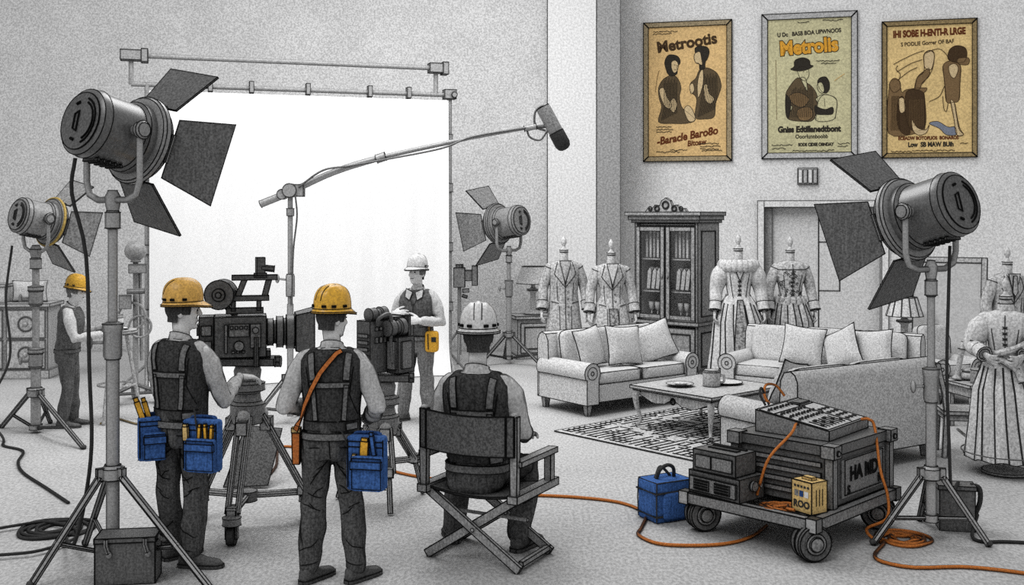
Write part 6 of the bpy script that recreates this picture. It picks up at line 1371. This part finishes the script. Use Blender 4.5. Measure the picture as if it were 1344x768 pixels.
        build(p, 'lapel_seam', ['inkm'], bo)
        for i in range(4):
            q = MB(); h = project(bvh, [V(.03, 0, 1.1 - .09 * i)], V(0, 1, 0), .004)
            if h: q.ball(h[0][0], .014, 6); build(q, 'button', ['woodd'], bo)
        q = MB(); q.prism([(-.07, 1.46), (.07, 1.46), (.045, 1.36), (0, 1.2), (-.045, 1.36)], -.128, -.12); build(q, 'shirt_front', ['ml' if kind != 'coat' else 'md'], bo, ink=30, ir=.004, inkm='inkm')
        if kind == 'suit': q = MB(); q.prism([(-.02, 1.44), (.02, 1.44), (.03, 1.26), (0, 1.22), (-.03, 1.26)], -.142, -.134); build(q, 'necktie', ['mm'], bo, ink=30, ir=.004, inkm='inkm')
        if kind == 'frock': q = MB(); h = [V(-.05, -.17, .92), V(.05, -.17, .92), V(.1, -.29, .3), V(-.02, -.29, .3)]; q.add(h + [x + V(0, .02, 0) for x in h], [(0, 1, 2, 3), (7, 6, 5, 4), (0, 4, 5, 1), (1, 5, 6, 2), (2, 6, 7, 3), (3, 7, 4, 0)]); build(q, 'front_panel', ['lace'], bo, ink=30, ir=.004, inkm='inkm')
    else:
        for i in range(6): fr(seg((-.02, 0, 1.32 - .05 * i), (.02, 0, 1.3 - .05 * i), 2)); fr(seg((.02, 0, 1.32 - .05 * i), (-.02, 0, 1.3 - .05 * i), 2))
        for s in (-1, 1): fr(seg((s * .11, 0, 1.3), (s * .07, 0, 1.02), 8), r=.004); fr(seg((s * .16, 0, 1.28), (s * .12, 0, 1.05), 8), r=.003)
        fr(seg((0, 0, 1.42), (0, 0, 1.0), 10), r=.004)
        if kind == 'lace':
            fr(seg((-.19, 0, 1.36), (.19, 0, 1.36), 14), r=.005)
            random.seed(9)
            for i in range(26):
                x, z = random.uniform(-.13, .13), random.uniform(1.05, 1.36); fr([V(x + .014 * math.cos(k), 0, z + .014 * math.sin(k)) for k in (0, 1.2, 2.4, 3.6, 4.8)], r=.003)
        build(p, 'lacing', ['inkm'], bo)
        if kind == 'gown':
            q = MB()
            for j in range(15):
                a = R(-210 + 240 * j / 14); q.ball((.19 * math.cos(a), .125 * math.sin(a) + .0, 1.39), (.055, .05, .075), 7)
            build(q, 'ruffled_collar', ['ml'], t, ink=80, smooth=60)
            q = MB(); q.prism([(-.09, 1.44), (.09, 1.44), (0, 1.22)], -.135, -.125); build(q, 'neck_insert', ['mm'], bo, ink=30, ir=.005, inkm='inkm')
        if kind == 'dress':
            q = MB(); q.lathe([(.075, 1.45), (.08, 1.46), (.066, 1.52), (.06, 1.52)], 14); build(q, 'high_collar', ['mm'], bo, ink=40, ir=.004, inkm='inkm')
    return t
def mloc(px, Y): return V((px - CX) * Y / F_PX, Y, 0)
mannequin('dress form in a long grey overcoat beside the table lamp', mloc(740, 14.55), R(6), 1.13, 'coat')
mannequin('dress form in a fitted frock coat with open lapels beside the armoire', mloc(802, 14.3), R(4), 1.11, 'frock')
mannequin('dress form in a pale gown with a ruffled collar, next to the armoire side', mloc(969, 14.15), R(-4), 1.15, 'gown')
mannequin('slender lace-bodiced dress form in front of the doorway', mloc(1037, 14.4), R(2), 1.13, 'lace')
mannequin('dress form in a dark suit jacket and tie beside the leaning mirror', mloc(1322, 12.6), R(10), 1.08, 'suit')
mannequin('dress form in a puff-sleeved dress with a sash, standing alone by the side table', mloc(1320, 9.35), R(-28), .98, 'dress')
# leaning mirror
mc_ = mloc(1240, 14.3); mh_, mw_ = 1.72, 1.0
t = thing('standing_mirror', 'large framed mirror leaning back beside the suited dress form', 'mirror', (mc_.x, mc_.y, .0)); t.rotation_euler = (R(-12), 0, R(-28))
p = MB(); f_ = .07
for x in (-1, 1): p.box((x * (mw_ / 2 - f_ / 2), 0, mh_ / 2), (f_, .06, mh_))
for z in (f_ / 2, mh_ - f_ / 2): p.box((0, 0, z), (mw_ - 2 * f_, .06, f_))
build(p, 'frame', ['wood'], t, ink=30, ir=.006, inkm='inkm')
p = MB(); p.box((0, .0, mh_ / 2), (mw_ - 2 * f_, .02, mh_ - 2 * f_)); build(p, 'mirror_glass', ['mirror'], t)
p = MB(); p.cyl((0, .03, mh_ * .9), (0, .62, .14), .02, n=8); build(p, 'rear_prop', ['wood'], t)
# lamp table and lamp behind the three-seat sofa
lt = mloc(1187, 13.75)
t = thing('lamp_table', 'small round table carrying the pleated lamp behind the three-seat sofa', 'table', lt, 0)
p = MB(); p.lathe([(.28, .5), (.29, .51), (.29, .54), (.28, .545)], 24); build(p, 'table_top', ['wood'], t, ink=40, ir=.005, inkm='inkm'); p = MB(); p.lathe([(.18, 0), (.18, .03), (.04, .06), (.04, .5)], 14); build(p, 'pedestal', ['wood'], t, ink=40, ir=.005, inkm='inkm')
table_lamp('table lamp with wide pleated shade beyond the end of the three-seat sofa', lt + V(0, 0, .548), .42, .23, .24, .4)
# armchair, side table and wooden chair at the edge of the set
sofa('single pale armchair beyond the end of the sofa turned away', mloc(1232, 13.05) + V(0, 0, 0), R(200), .8, .78, 1, 'sofa', .82, 'pale rolled-arm sofas', arm_h=.55)
st_ = mloc(1288, 11.35)
t = thing('side_table', 'square wooden side table with a mug near the dress form in puff sleeves', 'table', st_, R(12))
p = MB(); p.box((0, 0, .48), (.62, .5, .03)); build(p, 'table_top', ['wood'], t, ink=30, ir=.005, inkm='inkm')
p = MB(); p.box((0, 0, .41), (.52, .4, .1)); build(p, 'apron', ['wood'], t, ink=30, ir=.005, inkm='inkm')
for x in (-1, 1):
    for y in (-1, 1): p = MB(); p.box((x * .24, y * .18, .18), (.045, .045, .36)); build(p, 'leg', ['wood'], t, ink=30, ir=.005, inkm='inkm')
t = thing('mug', 'dark mug on the square wooden side table', 'mug', st_ + V(-.1, -.12, .497)); p = MB(); p.lathe([(.06, .0), (.065, .01), (.065, .14), (.058, .145)], 16); build(p, 'cup', ['woodd'], t, ink=40, ir=.005, inkm='inkm'); p = MB(); p.tube(catmull([(.064, 0, .11), (.1, 0, .11), (.1, 0, .05), (.064, 0, .04)], 5), .01, 6); build(p, 'handle', ['woodd'], t)
t = thing('folded_cloth', 'soft folded cloth lying at the back of the square wooden side table', 'cloth', st_ + V(-.02, .1, .497)); p = MB(); p.ball((0, 0, .05), (.19, .1, .05), 10, e=.7); build(p, 'fold', ['pil'], t, ink=80); p = MB(); p.ball((-.04, -.02, .11), (.12, .08, .02), 8, e=.7); build(p, 'upper_fold', ['pild'], t)
t = thing('candlestick', 'tall slanting wooden candlestick on the square side table', 'candlestick', st_ + V(-.24, .06, .497)); t.rotation_euler = (0, R(10), 0); p = MB(); p.lathe([(.05, .012), (.05, .03), (.025, .06), (.03, .3), (.04, .34)], 12); build(p, 'stem', ['wood'], t, ink=45, ir=.005, inkm='inkm'); p = MB(); p.lathe([(.02, .34), (.02, .42), (.001, .43)], 10); build(p, 'candle', ['ml'], t, ink=45, ir=.004, inkm='inkm')
wc = mloc(1263, 10.1)
t = thing('wooden_chair', 'plain wooden chair between the sofa turned away and the puff-sleeved dress form', 'chair', wc, R(-100))       # front along +y
sw = .2
p = MB(); p.box((0, 0, .42), (.42, .42, .035)); build(p, 'seat', ['wood'], t, ink=30, ir=.005, inkm='inkm')
p = MB(); p.box((0, 0, .375), (.38, .38, .055)); build(p, 'apron', ['wood'], t, ink=30, ir=.004, inkm='inkm')
for x in (-1, 1):
    p = MB(); p.box((x * .18, .18, .2), (.045, .045, .4), taper=.8); build(p, 'leg', ['wood'], t, ink=30, ir=.005, inkm='inkm')
    p = MB(); p.loft([[V(x * .18 + dx, y + dy, z) for dx, dy in ((-.02, -.02), (.02, -.02), (.02, .02), (-.02, .02))] for y, z in ((-.2, 0), (-.18, .42), (-.2, .6), (-.26, .88))]); build(p, 'leg', ['wood'], t, ink=35, ir=.005, inkm='inkm')
for z, y in ((.6, -.2), (.72, -.225), (.84, -.25)): p = MB(); p.box((0, y, z), (.34, .022, .05)); build(p, 'back_slat', ['wood'], t, ink=30, ir=.004, inkm='inkm')
p = MB(); p.cyl((-.18, .0, .2), (.18, 0, .2), .014, n=8); build(p, 'stretcher', ['wood'], t)

# ---------------------------------------------------------------- far corner: chest and work table
cc_ = V((16 - CX) * 15.0 / F_PX, 15.0, 0)
t = thing('chest_of_drawers', 'wide carved chest of drawers against the back wall behind the lone worker', 'chest', cc_, R(4))
cw_, cd_, ch_ = 1.15, .5, 1.02
p = MB(); p.box((0, 0, ch_ / 2 + .04), (cw_, cd_, ch_ - .12)); build(p, 'carcass', ['woodl'], t, ink=30, ir=.006, inkm='inks')
p = MB(); p.box((0, -.01, ch_), (cw_ + .08, cd_ + .06, .045)); build(p, 'top', ['woodl'], t, ink=30, ir=.006, inkm='inks')
p = MB(); p.box((0, -.01, .06), (cw_ + .05, cd_ + .03, .12)); build(p, 'plinth', ['woodl'], t, ink=30, ir=.006, inkm='inks')
for i in range(2):
    for s in (-1, 1):
        z = .34 + .42 * i; p = MB(); p.box((s * cw_ / 4, -cd_ / 2 - .01, z), (cw_ / 2 - .06, .03, .38)); p.torus((s * cw_ / 4, -cd_ / 2 - .028, z), (0, 1, 0), .1, .006, 20, 5, 1); d_ = build(p, 'drawer', ['woodl', 'inks'], t, ink=30, ir=.006, inkm='inks')
        p = MB(); p.ball((s * cw_ / 4, -cd_ / 2 - .04, z), .03, 7); build(p, 'knob', ['wood'], d_)
t = thing('storage_box', 'plain pale box on the chest of drawers, beside the slumped sack', 'box', cc_ + V(-.28, 0, ch_ + .027), R(6)); p = MB(); p.box((0, 0, .11), (.45, .3, .22)); build(p, 'carton', ['sofa'], t, ink=30, ir=.006, inkm='inks'); p = MB(); p.box((0, 0, .235), (.47, .32, .03)); build(p, 'lid', ['sofa'], t, ink=30, ir=.006, inkm='inks')
t = thing('cloth_sack', 'slumped pale cloth sack on the chest of drawers', 'sack', cc_ + V(.25, 0, ch_ + .027), 0); mb, e_ = pillow_mb(.5, .3, .22); p = MB(); p.merge(mb, Matrix.Translation((0, 0, .15))); build(p, 'sack', ['pil'], t); p = MB(); p.tube([q + V(0, 0, .15) for q in e_], .006, 5, closed=True); build(p, 'piping', ['inks'], t)
wt = V((153 - CX) * 11.75 / F_PX, 11.75, 0)
t = thing('work_table', 'tall round work table in front of the lone worker', 'table', wt)
p = MB(); p.lathe([(.21, .96), (.22, .97), (.22, 1.0), (.21, 1.005)], 24); build(p, 'table_top', ['woodl'], t, ink=40, ir=.005, inkm='inks')
for a in (20, 140, 260): p = MB(); p.cyl((.1 * math.cos(R(a)), .1 * math.sin(R(a)), .96), (.26 * math.cos(R(a)), .26 * math.sin(R(a)), .01), .022, n=8); build(p, 'leg', ['wood'], t)
p = MB(); p.torus((0, 0, .4), (0, 0, 1), .195, .012, 24, 6); build(p, 'foot_ring', ['wood'], t)
t = thing('jar', 'small pale jar standing on the tall round work table', 'jar', wt + V(-.02, .1, 1.007)); p = MB(); p.lathe([(.055, 0), (.06, .01), (.06, .1), (.05, .12)], 14); build(p, 'glass', ['ml'], t, ink=40, ir=.005, inkm='inks'); p = MB(); p.lathe([(.052, .12), (.052, .15), (.001, .155)], 14); build(p, 'lid', ['wood'], t, ink=40, ir=.004, inkm='inks')
t = thing('paper_sheaf', 'sheaf of white papers fanned on the tall round work table', 'papers', wt + V(-.03, -.05, 1.007), R(15)); 
for i in range(2): p = MB(); p.box((.03 * i, .01 * i, .006 + .009 * i), (.26, .18, .006), R(14 * i)); build(p, 'sheet', ['white'], t, ink=30, ir=.003, inkm='inks')
# ================================================================ camera and light
cam = bpy.data.cameras.new('camera'); cam.sensor_width = 36; cam.lens = 36 * F_PX / 1344; cam.shift_x = 0; cam.shift_y = -(384 - HY) / 1344
co = bpy.data.objects.new('camera', cam); COL.objects.link(co); co.location = (0, 0, CAMH); co.rotation_euler = (PI / 2, 0, 0); SC.camera = co
w = bpy.data.worlds.new('world'); SC.world = w; w.use_nodes = True
w.node_tree.nodes['Background'].inputs[0].default_value = (1, 1, 1, 1); w.node_tree.nodes['Background'].inputs[1].default_value = .50
def area(name, loc, target, size, power, sy=None):
    l = bpy.data.lights.new(name, 'AREA'); l.energy = power; l.size = size
    if sy: l.shape = 'RECTANGLE'; l.size_y = sy
    o = bpy.data.objects.new(name, l); COL.objects.link(o); o.location = loc; o.rotation_euler = (Vector(target) - Vector(loc)).to_track_quat('-Z', 'Y').to_euler(); return o
area('backdrop_fill', (-2.2, 10.5, 7.2), (-2.4, 14.6, 1.6), 3.5, 170, 2.0)  # added area lamp above the frame, brightens the backdrop cloth
area('overhead_fill', (-.6, 12.0, 7.2), (-.8, 12.4, 0), 4.5, 300)  # unseen fill lamp added to brighten the floor near the backdrop
s = bpy.data.lights.new('sun', 'SUN'); s.energy = .75; s.angle = R(25); so_ = bpy.data.objects.new('sun', s); COL.objects.link(so_); so_.rotation_euler = (R(38), 0, R(-38))
SC.view_settings.view_transform = 'Standard'; SC.view_settings.look = 'None'; SC.view_settings.exposure = 0; SC.view_settings.gamma = 1
SC.cycles.max_bounces = 5; SC.cycles.use_denoising = False
